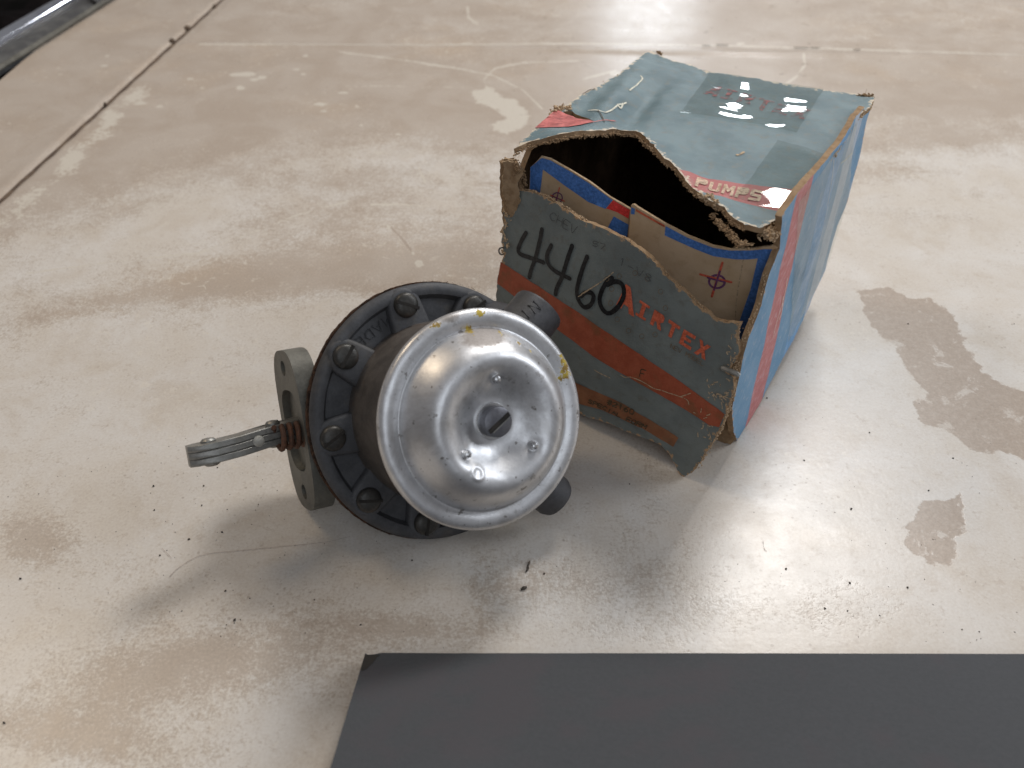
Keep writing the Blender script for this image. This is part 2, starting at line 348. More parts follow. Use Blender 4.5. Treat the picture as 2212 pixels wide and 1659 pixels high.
def table():
    xs = np.concatenate([np.arange(-150, -40, 2.0), np.arange(-40, -22, .25), np.arange(-22, 28, .085), np.arange(28, 50, .22), np.arange(50, 170, 2.)])
    ys = np.concatenate([np.arange(-40, 10, 2.0), np.arange(10, 50, .095), np.arange(50, 100, .22), np.arange(100, 180, 2.)])
    X, Y = np.meshgrid(xs, ys)
    # where each point lies on the measuring picture, only used to read off the paint chips
    d = np.stack([X, Y, np.full(X.shape, -CH)], -1); dep = d@cF; ok = dep > 3
    U = np.where(ok, 1106+FPX*(d@cR)/np.where(ok, dep, 1), -9999); V = np.where(ok, 829.5-FPX*(d@cU)/np.where(ok, dep, 1), 9999)
    V0 = np.clip(V, -300, 2000)
    wear = np.interp(V0, [-300, 60, 150, 230, 420, 560, 700, 900, 1250, 1700], [.22, .26, .12, .10, .30, .52, .80, .90, .86, .80])
    right = np.clip((U-1500)/500, 0, 1); wear += right*np.interp(V0, [100, 250, 420, 600], [0., .35, .62, .45])
    def blob(cx, cy, rx, ry, a, rot=0):
        c, s = math.cos(math.radians(rot)), math.sin(math.radians(rot)); x = (U-cx)*c+(V-cy)*s; y = -(U-cx)*s+(V-cy)*c
        return a*np.exp(-((x/rx)**2+(y/ry)**2))
    for b in [(330, 500, 330, 60, .42, -12), (720, 330, 280, 45, .22, 0), (420, 410, 250, 40, .3, -10), (1050, 420, 260, 90, .25, 0), (930, 360, 180, 60, .15, 0), (640, 590, 430, 42, -.42, -10), (180, 660, 300, 30, -.28, -14),
              (950, 590, 180, 45, -.4, 0), (230, 480, 120, 22, -.3, -25), (560, 610, 180, 40, -.25, 0), (75, 1165, 85, 60, -.75, 0), (430, 1430, 300, 85, -.62, -8), (150, 1590, 230, 60, -.5, 8), (850, 1350, 130, 40, -.40, 0),
              (1230, 1260, 260, 60, -.42, 0), (1020, 1370, 160, 35, -.3, 0), (1980, 1310, 280, 60, -.42, 0), (2150, 1210, 90, 50, -.35, 0), (1560, 1340, 260, 40, -.22, 0), (1990, 300, 210, 26, -.4, 0), (1900, 370, 120, 22, -.35, 0), (2100, 420, 160, 25, -.2, 0),
              (2060, 200, 260, 50, -.45, 0), (2000, 470, 150, 25, -.3, 0), (640, 1010, 60, 90, .05, 0), (1700, 920, 110, 60, -.18, 0), (300, 140, 260, 70, -.2, 0), (100, 330, 220, 80, -.3, 0)]: wear += blob(*b)
    # left of the seam the paint is even taupe
    left = SEAMD(X, Y) > 0; wear = np.where(left, np.clip(.08+.1*np.sin(X*.2), 0, 1), wear)
    hard = np.zeros(X.shape)
    def poly(pts, sign, soft=.35):
        P = g2(pts); dd = seg_dist(X, Y, P+[P[0]]); sd = np.where(inside(X, Y, P), dd, -dd); return np.clip(.5+sd/soft*.5, 0, 1.0)*sign
    A = .95/1.15*poly([(1852, 632), (1920, 622), (1960, 640), (2010, 644), (2060, 680), (2080, 745), (2120, 800), (2300, 890), (2300, 1010), (2212, 1000), (2160, 980), (2110, 975), (2060, 938), (2000, 915), (1975, 872), (2005, 852), (1960, 800), (1930, 745), (1880, 700), (1862, 660)], -1.15, .45)
    B = .98/1.15*poly([(2030, 1080), (2075, 1062), (2095, 1110), (2090, 1152), (2060, 1168), (2045, 1210), (2010, 1217), (1985, 1205), (1955, 1192), (1958, 1140), (1980, 1100), (2000, 1084)], -1.15, .40)
    neg = np.minimum(A, B)
    hard += poly([(1018, 200), (1058, 190), (1082, 213), (1108, 217), (1121, 232), (1092, 246), (1062, 226), (1032, 222)], 1.2, .7)
    hard += poly([(1062, 268), (1098, 256), (1116, 240), (1130, 238), (1142, 250), (1128, 276), (1096, 286), (1070, 280)], 1.2, .7)
    hard += poly([(0, 470), (110, 385), (210, 275), (262, 218), (322, 184), (300, 210), (215, 300), (110, 402), (0, 508), (-120, 620), (-120, 580)], .95, 1.8)*(1-.25*np.sin(X*1.7+Y))
    for (cx, cy, rx, ry) in [(507, 161, 9, 3), (536, 160, 22, 4), (568, 167, 8, 3), (519, 190, 9, 4), (548, 172, 9, 3), (412, 170, 7, 2), (232, 121, 5, 2), (225, 142, 9, 2), (304, 223, 8, 2), (345, 230, 6, 2), (640, 150, 7, 2), (655, 160, 6, 2), (690, 225, 14, 3),
                             (700, 240, 10, 2), (740, 200, 10, 2), (660, 120, 6, 2), (905, 570, 9, 8), (1600, 95, 8, 2), (1010, 95, 10, 2), (1330, 160, 10, 4), (1360, 200, 12, 3), (860, 290, 8, 2), (820, 330, 10, 2), (780, 270, 6, 2)]:
        hard += np.exp(-(((U-cx)/rx)**2+((V-cy)/ry)**2)*.7)*1.1
    for pl, wd, a in [([(735, 112), (860, 128), (1000, 150), (1065, 163), (1130, 195), (1172, 236)], 2.2, .95), ([(1052, 190), (1045, 172), (1070, 147), (1130, 136), (1265, 131)], 2.0, .9), ([(1040, 215), (1075, 240), (1110, 262)], 2.4, .9),
                      ([(1010, 18), (1012, 40), (1031, 53)], 3.2, 1.0), ([(1736, 118), (1739, 140), (1720, 166), (1697, 182)], 3.0, 1.0), ([(760, 432), (640, 465), (500, 520), (430, 547), (250, 565), (50, 592)], 2.2, .75), ([(802, 442), (860, 441), (932, 446)], 3, .8),
                      ([(905, 362), (910, 376), (918, 392)], 3.4, 1.0), ([(838, 488), (852, 500), (893, 548)], 5.0, .9), ([(740, 185), (900, 187), (1010, 190)], 1.8, .7), ([(1260, 171), (1330, 152)], 3, .8), ([(1700, 240), (1706, 222)], 3, .7),
                      ([(430, 98), (900, 98), (1240, 95), (1600, 100), (2000, 112), (2300, 124)], 1.8, 1.05), ([(470, 165), (465, 190)], 2, .6), ([(1160, 300), (1240, 330)], 2, .5)]:
        P = pl; DD = seg_dist(U, V, P); hard = np.maximum(hard, .80*a*np.exp(-(DD/wd)**2*.8))
    DD = seg_dist(U, V, [(846, 493), (868, 515), (888, 542)]); hard = np.where(DD < 3.0, -1.1*np.exp(-(DD/3.2)**2), hard); hard = np.where(neg < -.01, neg, hard)
    Z = .012*np.sin(X*.13+1)*np.sin(Y*.11)
    # seam groove, raised bead and the pressed crease across the far end
    sd = SEAMD(X, Y); Z = Z-.35*np.exp(-(sd/.17)**2)+.035*np.exp(-((sd-.6)/.4)**2)
    cr = CREASE(X, Y); k = (sd < -1.0); Z = Z+np.where(k, .12*np.exp(-(cr/.55)**2)+np.clip(cr, 0, 3)*.02, 0)
    td = (X-ta[0])*tnor[0]+(Y-ta[1])*tnor[1]
    idx = np.arange(X.size).reshape(X.shape); q = np.stack([idx[:-1, :-1], idx[:-1, 1:], idx[1:, 1:], idx[1:, :-1]], -1).reshape(-1, 4)
    keep = (td.ravel()[q] < .35).all(1); q = q[keep]
    me = bpy.data.meshes.new('tabletop'); nv = X.size; me.vertices.add(nv)
    me.vertices.foreach_set('co', (np.stack([X, Y, Z], -1).reshape(-1, 3)*S).astype(np.float32).ravel())
    me.loops.add(q.size); me.loops.foreach_set('vertex_index', q.astype(np.int32).ravel()); me.polygons.add(len(q))
    me.polygons.foreach_set('loop_start', (np.arange(len(q))*4).astype(np.int32)); me.polygons.foreach_set('loop_total', np.full(len(q), 4, np.int32))
    me.polygons.foreach_set('use_smooth', np.ones(len(q), bool)); me.update(calc_edges=True)
    ul = me.uv_layers.new(name='UVMap'); uvs = (np.stack([X, Y], -1).reshape(-1, 2)*S).astype(np.float32); ul.data.foreach_set('uv', uvs[q.ravel()].ravel())
    for nm, A_ in (('wear', wear), ('hard', hard)):
        at = me.attributes.new(nm, 'FLOAT', 'POINT'); at.data.foreach_set('value', A_.astype(np.float32).ravel())
    me.materials.append(M['table']); o = link(bpy.data.objects.new('tabletop', me)); o['kind'] = 'structure'; return o
tt = table(); print('table', round(time.time()-T0, 1))

def on_seam(px, z=0): return ground(px, z)
# sealer bead and dirt line of the seam, paint blisters on it
mb = MB(); pts = [sa+np.array([*sdir, 0])*t+np.array([*snor, 0])*.02 for t in np.arange(-60, 90, .8)]
mb.tube([(p[0], p[1], -.27+.04*fbm(p[0], p[1], 0, .5)) for p in pts], .20, 6); o = mb.build('seam_gap', M['groove']); o['kind'] = 'structure'
mb = MB()
for px, r in [((372, 89), .26), ((405, 61), .28), ((464, 15), .2), ((228, 228), .15)]:
    c = ground(px); mb.lathe([(0.02, -.05), (r, -.05), (r*.95, .10), (r*.5, .22), (.02, .26)], 9, (c[0], c[1], 0))
o = mb.build('seam_lump', M['groove']); o['label'] = 'small dark lumps of sealer sitting in the diagonal panel seam'; o['kind'] = 'stuff'
# chipped dark nicks along the far crease
mb = MB()
for px, L_ in [((1525, 101), .35), ((1730, 106), .6), ((1760, 106), .4), ((1850, 110), .3), ((1560, 100), .5)]:
    c = ground(px); t3 = np.array([*cdir, 0]); mb.box((c[0], c[1], .125), (t3, np.array([*cnor, 0]), np.array([0, 0, 1.])), (L_, .06, .008))
o = mb.build('crease_nick', M['groove'], smooth=False, angle=None); o['label'] = 'dark chipped nicks along the far pressed crease'; o['kind'] = 'stuff'

# trim at the far left corner
def trim():
    t3 = np.array([*tdir, 0]); n3 = np.array([*tnor, 0]); k3 = np.array([0, 0, 1.]); base = ta
    r = root('trim_strip', 'chrome and grey metal trim strip with a bolt head at the far left corner', 'trim strip', tuple(ta+n3*1.5))
    A, B = -45, 75
    mb = MB(); prof = [(.3, -.3), (.3, .25), (.7, .42), (1.9, .45), (3.1, .40), (3.1, -.6)]
    mb.ring_loft([[base+t3*s+n3*a+k3*b for a, b in prof] for s in (A, B)]); mb.build('flat_strip', M['trim'], r, angle=30)
    mb = MB(); prof = [(.15+.22*math.cos(q), .30+.22*math.sin(q)) for q in np.linspace(0, 2*math.pi, 9)[:-1]]
    mb.ring_loft([[base+t3*s+n3*a+k3*b for a, b in prof] for s in np.linspace(A, B, 30)]); mb.build('edge_bead', M['zinc'], r)
    mb = MB(); prof = [(3.6+.75*math.cos(q), .25+.75*math.sin(q)) for q in np.linspace(0, 2*math.pi, 17)[:-1]]
    mb.ring_loft([[base+t3*s+n3*a+k3*b for a, b in prof] for s in (A, 17.2)]); mb.build('chrome_rod', M['chrome'], r)
    mb = MB(); mb.ring_loft([[base+t3*s+n3*a*1.0+k3*b for a, b in prof] for s in (17.45, B)]); mb.build('chrome_rod', M['chrome'], r)
    c = ground((68, 138)); c = np.array([c[0], c[1], .75]); c = base+t3*((c-base)@t3)+n3*2.9+k3*.55
    mb = MB().lathe([(.9, -.5), (.9, 0), (.75, .16), (.45, .26), (.02, .3)], 16, c); mb.build('bolt_head', M['zinc'], r)
    c2 = base+t3*17.3+n3*2+k3*.45
    mb = MB().tube([c2+n3*a+k3*b+t3*s for a, b, s in [(-1.6, .1, -.9), (-.6, .2, -.1), (.5, .25, .2), (1.4, .75, .1), (2.4, .6, .0)]], .13, 6); mb.build('wire', M['slot'], r)
trim()
ff = MB(); ff.box((-70, 60, -24), np.eye(3), (60, 120, .5)); o = ff.build('floor', M['dark'], smooth=False, angle=None); o['kind'] = 'structure'
mb = MB(); rr = [[base_ for base_ in (ta+np.array([*tnor, 0])*(4.2+a)+np.array([*tdir, 0])*s+np.array([0, 0, b+1.2*fbm(s*.2, a, 3)])) for a, b in [(0, -1.5), (2, -1.2), (6, -2.0), (14, -2.5), (30, -3.5)]] if False else
     [tuple(ta+np.array([*tnor, 0])*(4.2+a+.6*fbm(s*.3, a, 3))+np.array([*tdir, 0])*s+np.array([0, 0, b+1.5*fbm(s*.25, a*.4, 9)])) for a, b in [(0, -2.2), (1.5, -1.6), (4, -2.4), (9, -3.0), (15, -3.2), (30, -4.5)]] for s in np.arange(-50, 90, 1.2)]
mb.ring_loft(rr, cap=False, closed=False); o = mb.build('dark_cloth', M['dark'], None, angle=None); o['label'] = 'near black cloth beyond the chrome trim in the far left corner'; o['category'] = 'cloth'

# ------------------------------------------------------------------ sheets of card
class Frame:
    """plane with origin P, in-plane axes eu, ev, outward normal n; off(s,t) = bulge along the normal"""
    def __init__(s, P, eu, ev, n=None, off=None):
        s.P = np.array(P, float); s.eu = unit(eu); ev = np.array(ev, float); ev = ev-(ev@s.eu)*s.eu; s.ev = unit(ev)
        s.n = unit(np.cross(s.eu, s.ev)) if n is None else unit(n); s.off = off or (lambda a, b: 0.)
    def st(s, px):
        q = (0., 0.)
        for _ in range(5):
            h = hit(px, s.P+s.n*s.off(*q), s.n)-s.P; q = (float(h@s.eu), float(h@s.ev))
        return q
    def at(s, a, b, lift=0.): 
        p = s.P+s.eu*a+s.ev*b
        if lift or True:
            o = s.off(a, b); e = .03; na = s.n-s.eu*((s.off(a+e, b)-o)/e)-s.ev*((s.off(a, b+e)-o)/e)
            return p+s.n*o+unit(na)*lift
def resample(P, step, jit=0., seed=0, closed=True, zmin=None):
    out = []; n = len(P)
    for i in range(n if closed else n-1):
        a = np.array(P[i]); b = np.array(P[(i+1) % n]); L_ = np.linalg.norm(b-a); k = max(1, int(L_/step)); nn = unit((-(b-a)[1], (b-a)[0])) if L_ > 1e-6 else np.zeros(2)
        for j in range(k):
            p = a+(b-a)*j/k
            if jit: p = p+nn*jit*(fbm(p[0]*1.9+seed, p[1]*1.9, seed, 1, 2)+.6*fbm(p[0]*7, p[1]*7, seed, 1, 2))
            out.append((float(p[0]), float(p[1])))
    if not closed: out.append(tuple(map(float, P[-1])))
    return out
def fill(loops, grid=None):
    V = []; Ed = []
    for lp in loops:
        n = len(V); V += [Vector(p) for p in lp]; Ed += [(n+i, n+(i+1) % len(lp)) for i in range(len(lp))]
    if grid:
        P = np.array(loops[0]); xs = np.arange(P[:, 0].min(), P[:, 0].max(), grid); ys = np.arange(P[:, 1].min(), P[:, 1].max(), grid)
        X, Y = np.meshgrid(xs, ys); X = X+(rnd.random()-.5)*grid*.1; ins = inside(X, Y, loops[0]) & (seg_dist(X, Y, list(loops[0])+[loops[0][0]]) > grid*.4)
        for h in loops[1:]: ins &= ~inside(X, Y, h) & (seg_dist(X, Y, list(h)+[h[0]]) > grid*.3)
        V += [Vector((float(a), float(b))) for a, b in zip(X[ins], Y[ins])]
    r = geometry.delaunay_2d_cdt(V, Ed, [], 0, 1e-5)
    vv = np.array([tuple(v) for v in r[0]]); ff = np.array([tuple(f) for f in r[2]]); c = vv[ff].mean(1)
    k = inside(c[:, 0], c[:, 1], loops[0])
    for h in loops[1:]: k &= ~inside(c[:, 0], c[:, 1], h)
    used = np.unique(ff[k]); mp = np.full(len(vv), -1); mp[used] = np.arange(len(used))
    return [tuple(map(float, p)) for p in vv[used]], [tuple(int(i) for i in f) for f in mp[ff[k]]]
def sheet(name, fr, outline, thick, mats, parent, step=.25, jit=.05, holes=(), grid=.4, seed=1, zmin=.02, **kw):
    """thick card: printed face, back face, torn rim"""
    lp = resample(outline, step, jit, seed); hs = [resample(h, step, jit*.5, seed+3) for h in holes]
    V2, F = fill([lp]+hs, grid); A = np.array(V2)
    top = [fr.at(a, b) for a, b in V2]; bot = [fr.at(a, b, -thick) for a, b in V2]
    e = seg_dist(A[:, 0], A[:, 1], lp+[lp[0]])
    n = len(V2)
    cnt = {}
    FF = []
    for f in F:
        a, b, c = [A[i] for i in f[:3]]
        if (b[0]-a[0])*(c[1]-a[1])-(b[1]-a[1])*(c[0]-a[0]) < 0: f = f[::-1]
        FF.append(f)
        for i in range(len(f)): cnt[(f[i], f[(i+1) % len(f)])] = 1
    bd = [(a, b) for (a, b) in cnt if (b, a) not in cnt]
    verts = top+bot; faces = list(FF)+[tuple(i+n for i in f[::-1]) for f in FF]; mi = [0]*len(FF)+[1]*len(FF)
    # rim gets its own rows so it can be ragged
    m = {}; rows = 3
    for a, b in bd:
        for q in (a, b):
            if q not in m:
                m[q] = len(verts); p0, p1 = np.array(top[q]), np.array(bot[q])
                for r_ in range(rows):
                    t = r_/(rows-1); w = (.0 if r_ in (0, rows-1) else 1)
                    g = p0+(p1-p0)*t; j = .03*w
                    verts.append(g+np.array([rnd.uniform(-j, j) for _ in range(3)]))
        for r_ in range(rows-1): faces.append((m[a]+r_, m[a]+r_+1, m[b]+r_+1, m[b]+r_)); mi.append(2)
    uv = [(a, b) for a, b in V2]*2+[(0, 0)]*(len(verts)-2*n); ed = list(e)*2+[0]*(len(verts)-2*n)
    verts = [np.array([p[0], p[1], max(p[2], zmin)]) for p in verts]
    return mk(name, verts, faces, mats, parent, mi, True, uv, None, angle=40, rim=ed, **kw)
LIFT = [0]
def decal(name, fr, polys, mat, parent, lift=.012, grid=.25, jit=0., step=.2):
    grid = grid or .2
    V = []; F = []; UV = []
    for P in polys:
        lp = resample(P, step, jit, 5); v2, f = fill([lp], grid if grid else None); n = len(V)
        for a, b in v2: V.append(fr.at(a, b, lift)); UV.append((a, b))
        for q in f:
            a, b, c = [v2[i] for i in q[:3]]
            if (b[0]-a[0])*(c[1]-a[1])-(b[1]-a[1])*(c[0]-a[0]) < 0: q = q[::-1]
            F.append(tuple(i+n for i in q))
    return mk(name, V, F, mat, parent, uv=UV)
def strokes(name, fr, lines, width, mat, parent, lift=.014, smooth=True):
    """pen strokes laid on the card. lines: lists of (s,t)"""
    V = []; F = []; k0 = 0
    for pl in lines:
        wd = width
        if smooth and len(pl) > 2:                       # Catmull-Rom
            Q = [np.array(p, float) for p in pl]; Q = [2*Q[0]-Q[1]]+Q+[2*Q[-1]-Q[-2]]; out = []
            for i in range(1, len(Q)-2):
                for t in np.arange(0, 1, .2):
                    out.append(.5*((2*Q[i])+(-Q[i-1]+Q[i+1])*t+(2*Q[i-1]-5*Q[i]+4*Q[i+1]-Q[i+2])*t*t+(-Q[i-1]+3*Q[i]-3*Q[i+1]+Q[i+2])*t**3))
            out.append(Q[-2]); P = out
        else: P = [np.array(p) for p in resample(pl, .3, 0, 0, False)]
        L_ = []; R_ = []
        for i, p in enumerate(P):
            t = unit(P[min(i+1, len(P)-1)]-P[max(i-1, 0)]+1e-9); nn = np.array([-t[1], t[0]]); w_ = wd/2*(1+.10*fbm(p[0]*3, p[1]*3, k0))
            L_.append(p+nn*w_); R_.append(p-nn*w_)
        t0 = unit(P[1]-P[0]); t1 = unit(P[-1]-P[-2])
        cap0 = [P[0]+wd/2*(math.cos(q)*np.array([-t0[1], t0[0]])-math.sin(q)*t0) for q in np.linspace(0, math.pi, 7)]
        cap1 = [P[-1]+wd/2*(math.cos(q)*np.array([t1[1], -t1[0]])+math.sin(q)*t1) for q in np.linspace(0, math.pi, 7)]
        n = len(V); lf = lift+.0025*k0; k0 += 1
        for a, b in zip(L_, R_): V += [fr.at(*a, lf), fr.at(*b, lf)]
        F += [(n+2*i, n+2*i+1, n+2*i+3, n+2*i+2) for i in range(len(P)-1)]
        for cp in (cap0, cap1):
            n = len(V); V += [fr.at(*q, lf) for q in cp]; F.append(tuple(range(n, n+7)))
    o = mk(name, V, F, mat, parent)
    if len(lines) > 1 and name in ('scuff', 'printed_ring'): o['kind'] = 'stuff'
    return o
# block letters on a 0..1 grid, as polygons
GL = {
 'A': [[(0, 0), (.30, 0), (.42, .22), (.70, .22), (.72, 0), (1.02, 0), (.90, 1), (.52, 1)]],
 'I': [[(.0, 0), (.9, 0), (.9, .16), (.62, .16), (.62, .84), (.9, .84), (.9, 1), (0, 1), (0, .84), (.28, .84), (.28, .16), (0, .16)]],
 'R': [[(0, 0), (.3, 0), (.3, .36), (.45, .36), (.68, 0), (1, 0), (.74, .42), (.95, .58), (.95, .86), (.8, 1), (0, 1)]],
 'T': [[(.35, 0), (.65, 0), (.65, .78), (1, .78), (1, 1), (0, 1), (0, .78), (.35, .78)]],
 'E': [[(0, 0), (1, 0), (1, .22), (.3, .22), (.3, .40), (.8, .40), (.8, .60), (.3, .60), (.3, .78), (1, .78), (1, 1), (0, 1)]],
 'X': [[(0, 0), (.32, 0), (.5, .3), (.68, 0), (1, 0), (.68, .52), (1, 1), (.7, 1), (.5, .72), (.3, 1), (0, 1), (.33, .52)]],
 'P': [[(0, 0), (.3, 0), (.3, .36), (.8, .36), (1, .52), (1, .86), (.85, 1), (0, 1)]],
 'U': [[(.15, 0), (.85, 0), (1, .15), (1, 1), (.7, 1), (.7, .22), (.3, .22), (.3, 1), (0, 1), (0, .15)]],
 'M': [[(0, 0), (.25, 0), (.25, .6), (.5, .25), (.75, .6), (.75, 0), (1, 0), (1, 1), (.75, 1), (.5, .62), (.25, 1), (0, 1)]],
 'S': [[(0, 0), (.9, 0), (1, .1), (1, .5), (.9, .6), (.3, .6), (.3, .78), (1, .78), (1, 1), (.1, 1), (0, .9), (0, .5), (.1, .4), (.7, .4), (.7, .22), (0, .22)]],
}
LINE = {  # thin letters as strokes
 'A': [[(0, 0), (.5, 1), (1, 0)], [(.2, .4), (.8, .4)]], 'B': [[(0, 0), (0, 1), (.8, .9), (.8, .6), (0, .5), (.9, .4), (.9, .1), (0, 0)]], 'C': [[(1, .85), (.5, 1), (0, .6), (0, .3), (.5, 0), (1, .15)]],
 'D': [[(0, 0), (0, 1), (.7, .9), (1, .5), (.7, .1), (0, 0)]], 'E': [[(1, 0), (0, 0), (0, 1), (1, 1)], [(0, .5), (.8, .5)]], 'F': [[(0, 0), (0, 1), (1, 1)], [(0, .5), (.8, .5)]],
 'H': [[(0, 0), (0, 1)], [(1, 0), (1, 1)], [(0, .5), (1, .5)]], 'I': [[(.5, 0), (.5, 1)]], 'L': [[(0, 1), (0, 0), (1, 0)]], 'M': [[(0, 0), (0, 1), (.5, .4), (1, 1), (1, 0)]], 'N': [[(0, 0), (0, 1), (1, 0), (1, 1)]],
 'O': [[(0, .5), (.2, .95), (.8, .95), (1, .5), (.8, .05), (.2, .05), (0, .5)]], 'P': [[(0, 0), (0, 1), (.9, .95), (.9, .55), (0, .5)]], 'R': [[(0, 0), (0, 1), (.9, .95), (.9, .55), (0, .5)], [(.4, .5), (1, 0)]],
 'S': [[(1, .9), (.3, 1), (0, .75), (.9, .3), (.7, 0), (0, .1)]], 'U': [[(0, 1), (0, .2), (.5, 0), (1, .2), (1, 1)]], 'V': [[(0, 1), (.5, 0), (1, 1)]], 'T': [[(0, 1), (1, 1)], [(.5, 1), (.5, 0)]],
 '#': [[(.3, 0), (.4, 1)], [(.7, 0), (.8, 1)], [(0, .3), (1, .3)], [(0, .7), (1, .7)]], '1': [[(.3, .8), (.5, 1), (.5, 0)]], '2': [[(0, .8), (.5, 1), (.9, .7), (0, 0), (1, 0)]], '5': [[(1, 1), (.1, 1), (0, .55), (.7, .6), (.9, .3), (.6, 0), (0, .1)]],
 '6': [[(.8, 1), (.1, .5), (.1, .15), (.6, 0), (.95, .3), (.6, .55), (.1, .35)]], '7': [[(0, 1), (1, 1), (.4, 0)]], '8': [[(.5, .5), (.1, .8), (.5, 1), (.9, .8), (.1, .25), (.5, 0), (.9, .25), (.5, .5)]],
 '9': [[(.9, .6), (.4, .45), (.1, .75), (.5, 1), (.9, .8), (.8, .3), (.4, 0)]], '-': [[(.1, .5), (.9, .5)]], '4': [[(.7, 0), (.7, 1), (0, .35), (1, .35)]], '0': [[(0, .5), (.2, .95), (.8, .95), (1, .5), (.8, .05), (.2, .05), (0, .5)]], ' ': [],
}
def quadmap(q):   # q: bl, br, tr, tl
    q = [np.array(p, float) for p in q]
    return lambda x, y: tuple(q[0]*(1-x)*(1-y)+q[1]*x*(1-y)+q[2]*x*y+q[3]*(1-x)*y)
def word_poly(txt, q, gap=.22):
    m = quadmap(q); n = len(txt); wd = 1/(n+gap*(n-1)); out = []
    for i, c in enumerate(txt):
        x0 = i*wd*(1+gap)
        for P in GL[c]: out.append([m(x0+a*wd, b) for a, b in P])
    return out
def word_lines(txt, q, gap=.35):
    m = quadmap(q); n = len(txt); wd = 1/(n+gap*(n-1)); out = []
    for i, c in enumerate(txt):
        for P in LINE[c]: out.append([m(i*wd*(1+gap)+a*wd, b) for a, b in P])
    return out
def tufts(name, pts, n, size, mat, parent, spread=.12, along=None, hair=.5, seed=0, bias=(0, 0, 0)):
    """matted paper fibre on a torn edge"""
    size *= .56; spread *= .7; n = int(n*1.2)
    R = random.Random(seed); mb = MB(); P = [np.array(p, float) for p in pts]
    L_ = np.cumsum([0]+[np.linalg.norm(b-a) for a, b in zip(P[:-1], P[1:])])
    for i in range(n):
        s = R.random()*L_[-1]; k = min(int(np.searchsorted(L_, s, 'right'))-1, len(P)-2) if len(P) > 1 else 0
        if len(P) > 1: t = (s-L_[k])/max(L_[k+1]-L_[k], 1e-6); p = P[k]+(P[k+1]-P[k])*t; d = unit(P[k+1]-P[k])
        else: p = P[0]; d = unit([R.gauss(0, 1) for _ in range(3)])
        p = p+np.array([R.gauss(0, spread) for _ in range(3)])+np.array(bias)*R.random()
        if R.random() < hair*.45:
            dd = unit(d*R.choice((-1, 1))*.9+np.array([R.gauss(0, .6) for _ in range(3)])); l = size*R.uniform(.9, 2.0); c = np.array([R.gauss(0, .35) for _ in range(3)])*l
            q = [p, p+dd*l*.5+c*.35, p+dd*l+c*.2]; q = [np.array([x[0], x[1], max(x[2], .05)]) for x in q]; mb.tube(q, [size*.055, size*.05, size*.03], 3)
        else:
            a = unit(d+np.array([R.gauss(0, .5) for _ in range(3)])); l = size*R.uniform(.6, 1.8); r = size*R.uniform(.18, .42)
            q = [p-a*l*.5, p-a*l*.2, p+a*l*.15, p+a*l*.5]; q = [np.array([x[0]+R.gauss(0, r*.15), x[1]+R.gauss(0, r*.15), max(x[2], .05)]) for x in q]
            mb.tube(q, [r*.25, r, r*R.uniform(.6, 1.), r*.2], 6)
    o = mb.build(name, mat, parent, angle=60); o['kind'] = 'stuff'; return o

# ------------------------------------------------------------------ the carton
yaw = -.529; bL = np.array([-math.cos(yaw), -math.sin(yaw), 0]); bD = np.array([-math.sin(yaw), math.cos(yaw), 0]); bK = np.array([0, 0, 1.])
FRb = np.array([9.41, 26.83, 0]); BA, BB, BC = 10.92, 12.66, 10.82
box = root('cardboard_box', 'battered blue and red parts carton with a torn open end, standing behind the pump', 'box', tuple(FRb+bL*BA/2+bD*BB/2))
# lids bulges
topf0 = Frame(FRb+bK*BC, -bL, bD, bK)          # s from the right front corner, negative to the left; t towards the back
apex = topf0.st((1335, 330))
crk = [topf0.st(p) for p in [(1330, 190), (1345, 215), (1320, 262)]]
def top_off(s, t, fine=True):
    z = 1.05*math.exp(-((s-apex[0]+.3)/2.6)**2-((t-.2)/2.6)**2)
    z += .10*fbm(s*.45, t*.45, 2, 1, 3 if fine else 1)+(.035*fbm(s*1.5, t*1.5, 5) if fine else 0)
    z += .34*math.exp(-((s+8.6+.15*t)/.55)**2)*math.exp(-((t-6)/3.2)**2)-.26*math.exp(-((s+7.6+.1*t)/.45)**2)*math.exp(-((t-6.5)/2.6)**2)
    z -= .25*math.exp(-((s+.6)/1.2)**2-((t-.2)/1.0)**2)
    return z
topf = Frame(FRb+bK*BC, -bL, bD, bK, top_off)
S_ = topf.st
topf_s = Frame(FRb+bK*BC, -bL, bD, bK, lambda s, t: top_off(s, t, False))
def line2(fr, p, q, side):
    a = np.array(fr.st(p)); b = np.array(fr.st(q)); d = unit(b-a); nn = np.array([-d[1], d[0]]); c = -nn@a; c0 = np.array(fr.st(side))
    if nn@c0+c < 0: nn, c = -nn, -c
    return (float(nn[0]), float(nn[1]), float(c))
m_top = m_print('printed_lid', (.120, .182, .202), (.168, .240, .260), [(line2(topf, (1480, 368), (1725, 411), (1600, 450)), line2(topf, (1545, 421), (1690, 457), (1600, 300)), (.42, .105, .095))],
                edgew=.13, wearcol=(.50, .43, .33), stain=(.205, .195, .160), rough=.5, amt=.65)
out_top = [S_(p) for p in [(1111, 322), (1139, 308), (1180, 298), (1235, 289), (1282, 283), (1333, 279), (1374, 283), (1392, 294), (1404, 308), (1413, 312), (1431, 337), (1464, 363), (1485, 395), (1524, 427), (1564, 447), (1584, 470), (1608, 486), (1640, 492), (1662, 484), (1684, 470), (1690, 461),
                           (1727, 411), (1766, 368), (1807, 323), (1847, 257), (1883, 227), (1889, 206), (1847, 203), (1767, 192), (1640, 170), (1548, 157), (1464, 133), (1419, 117), (1410, 109), (1392, 113), (1376, 128), (1343, 155), (1310, 176), (1257, 204), (1231, 222), (1213, 236), (1192, 243), (1155, 278)]]
slit = [S_(p) for p in [(1216, 241), (1236, 240), (1262, 253), (1284, 263), (1262, 259), (1232, 250)]]
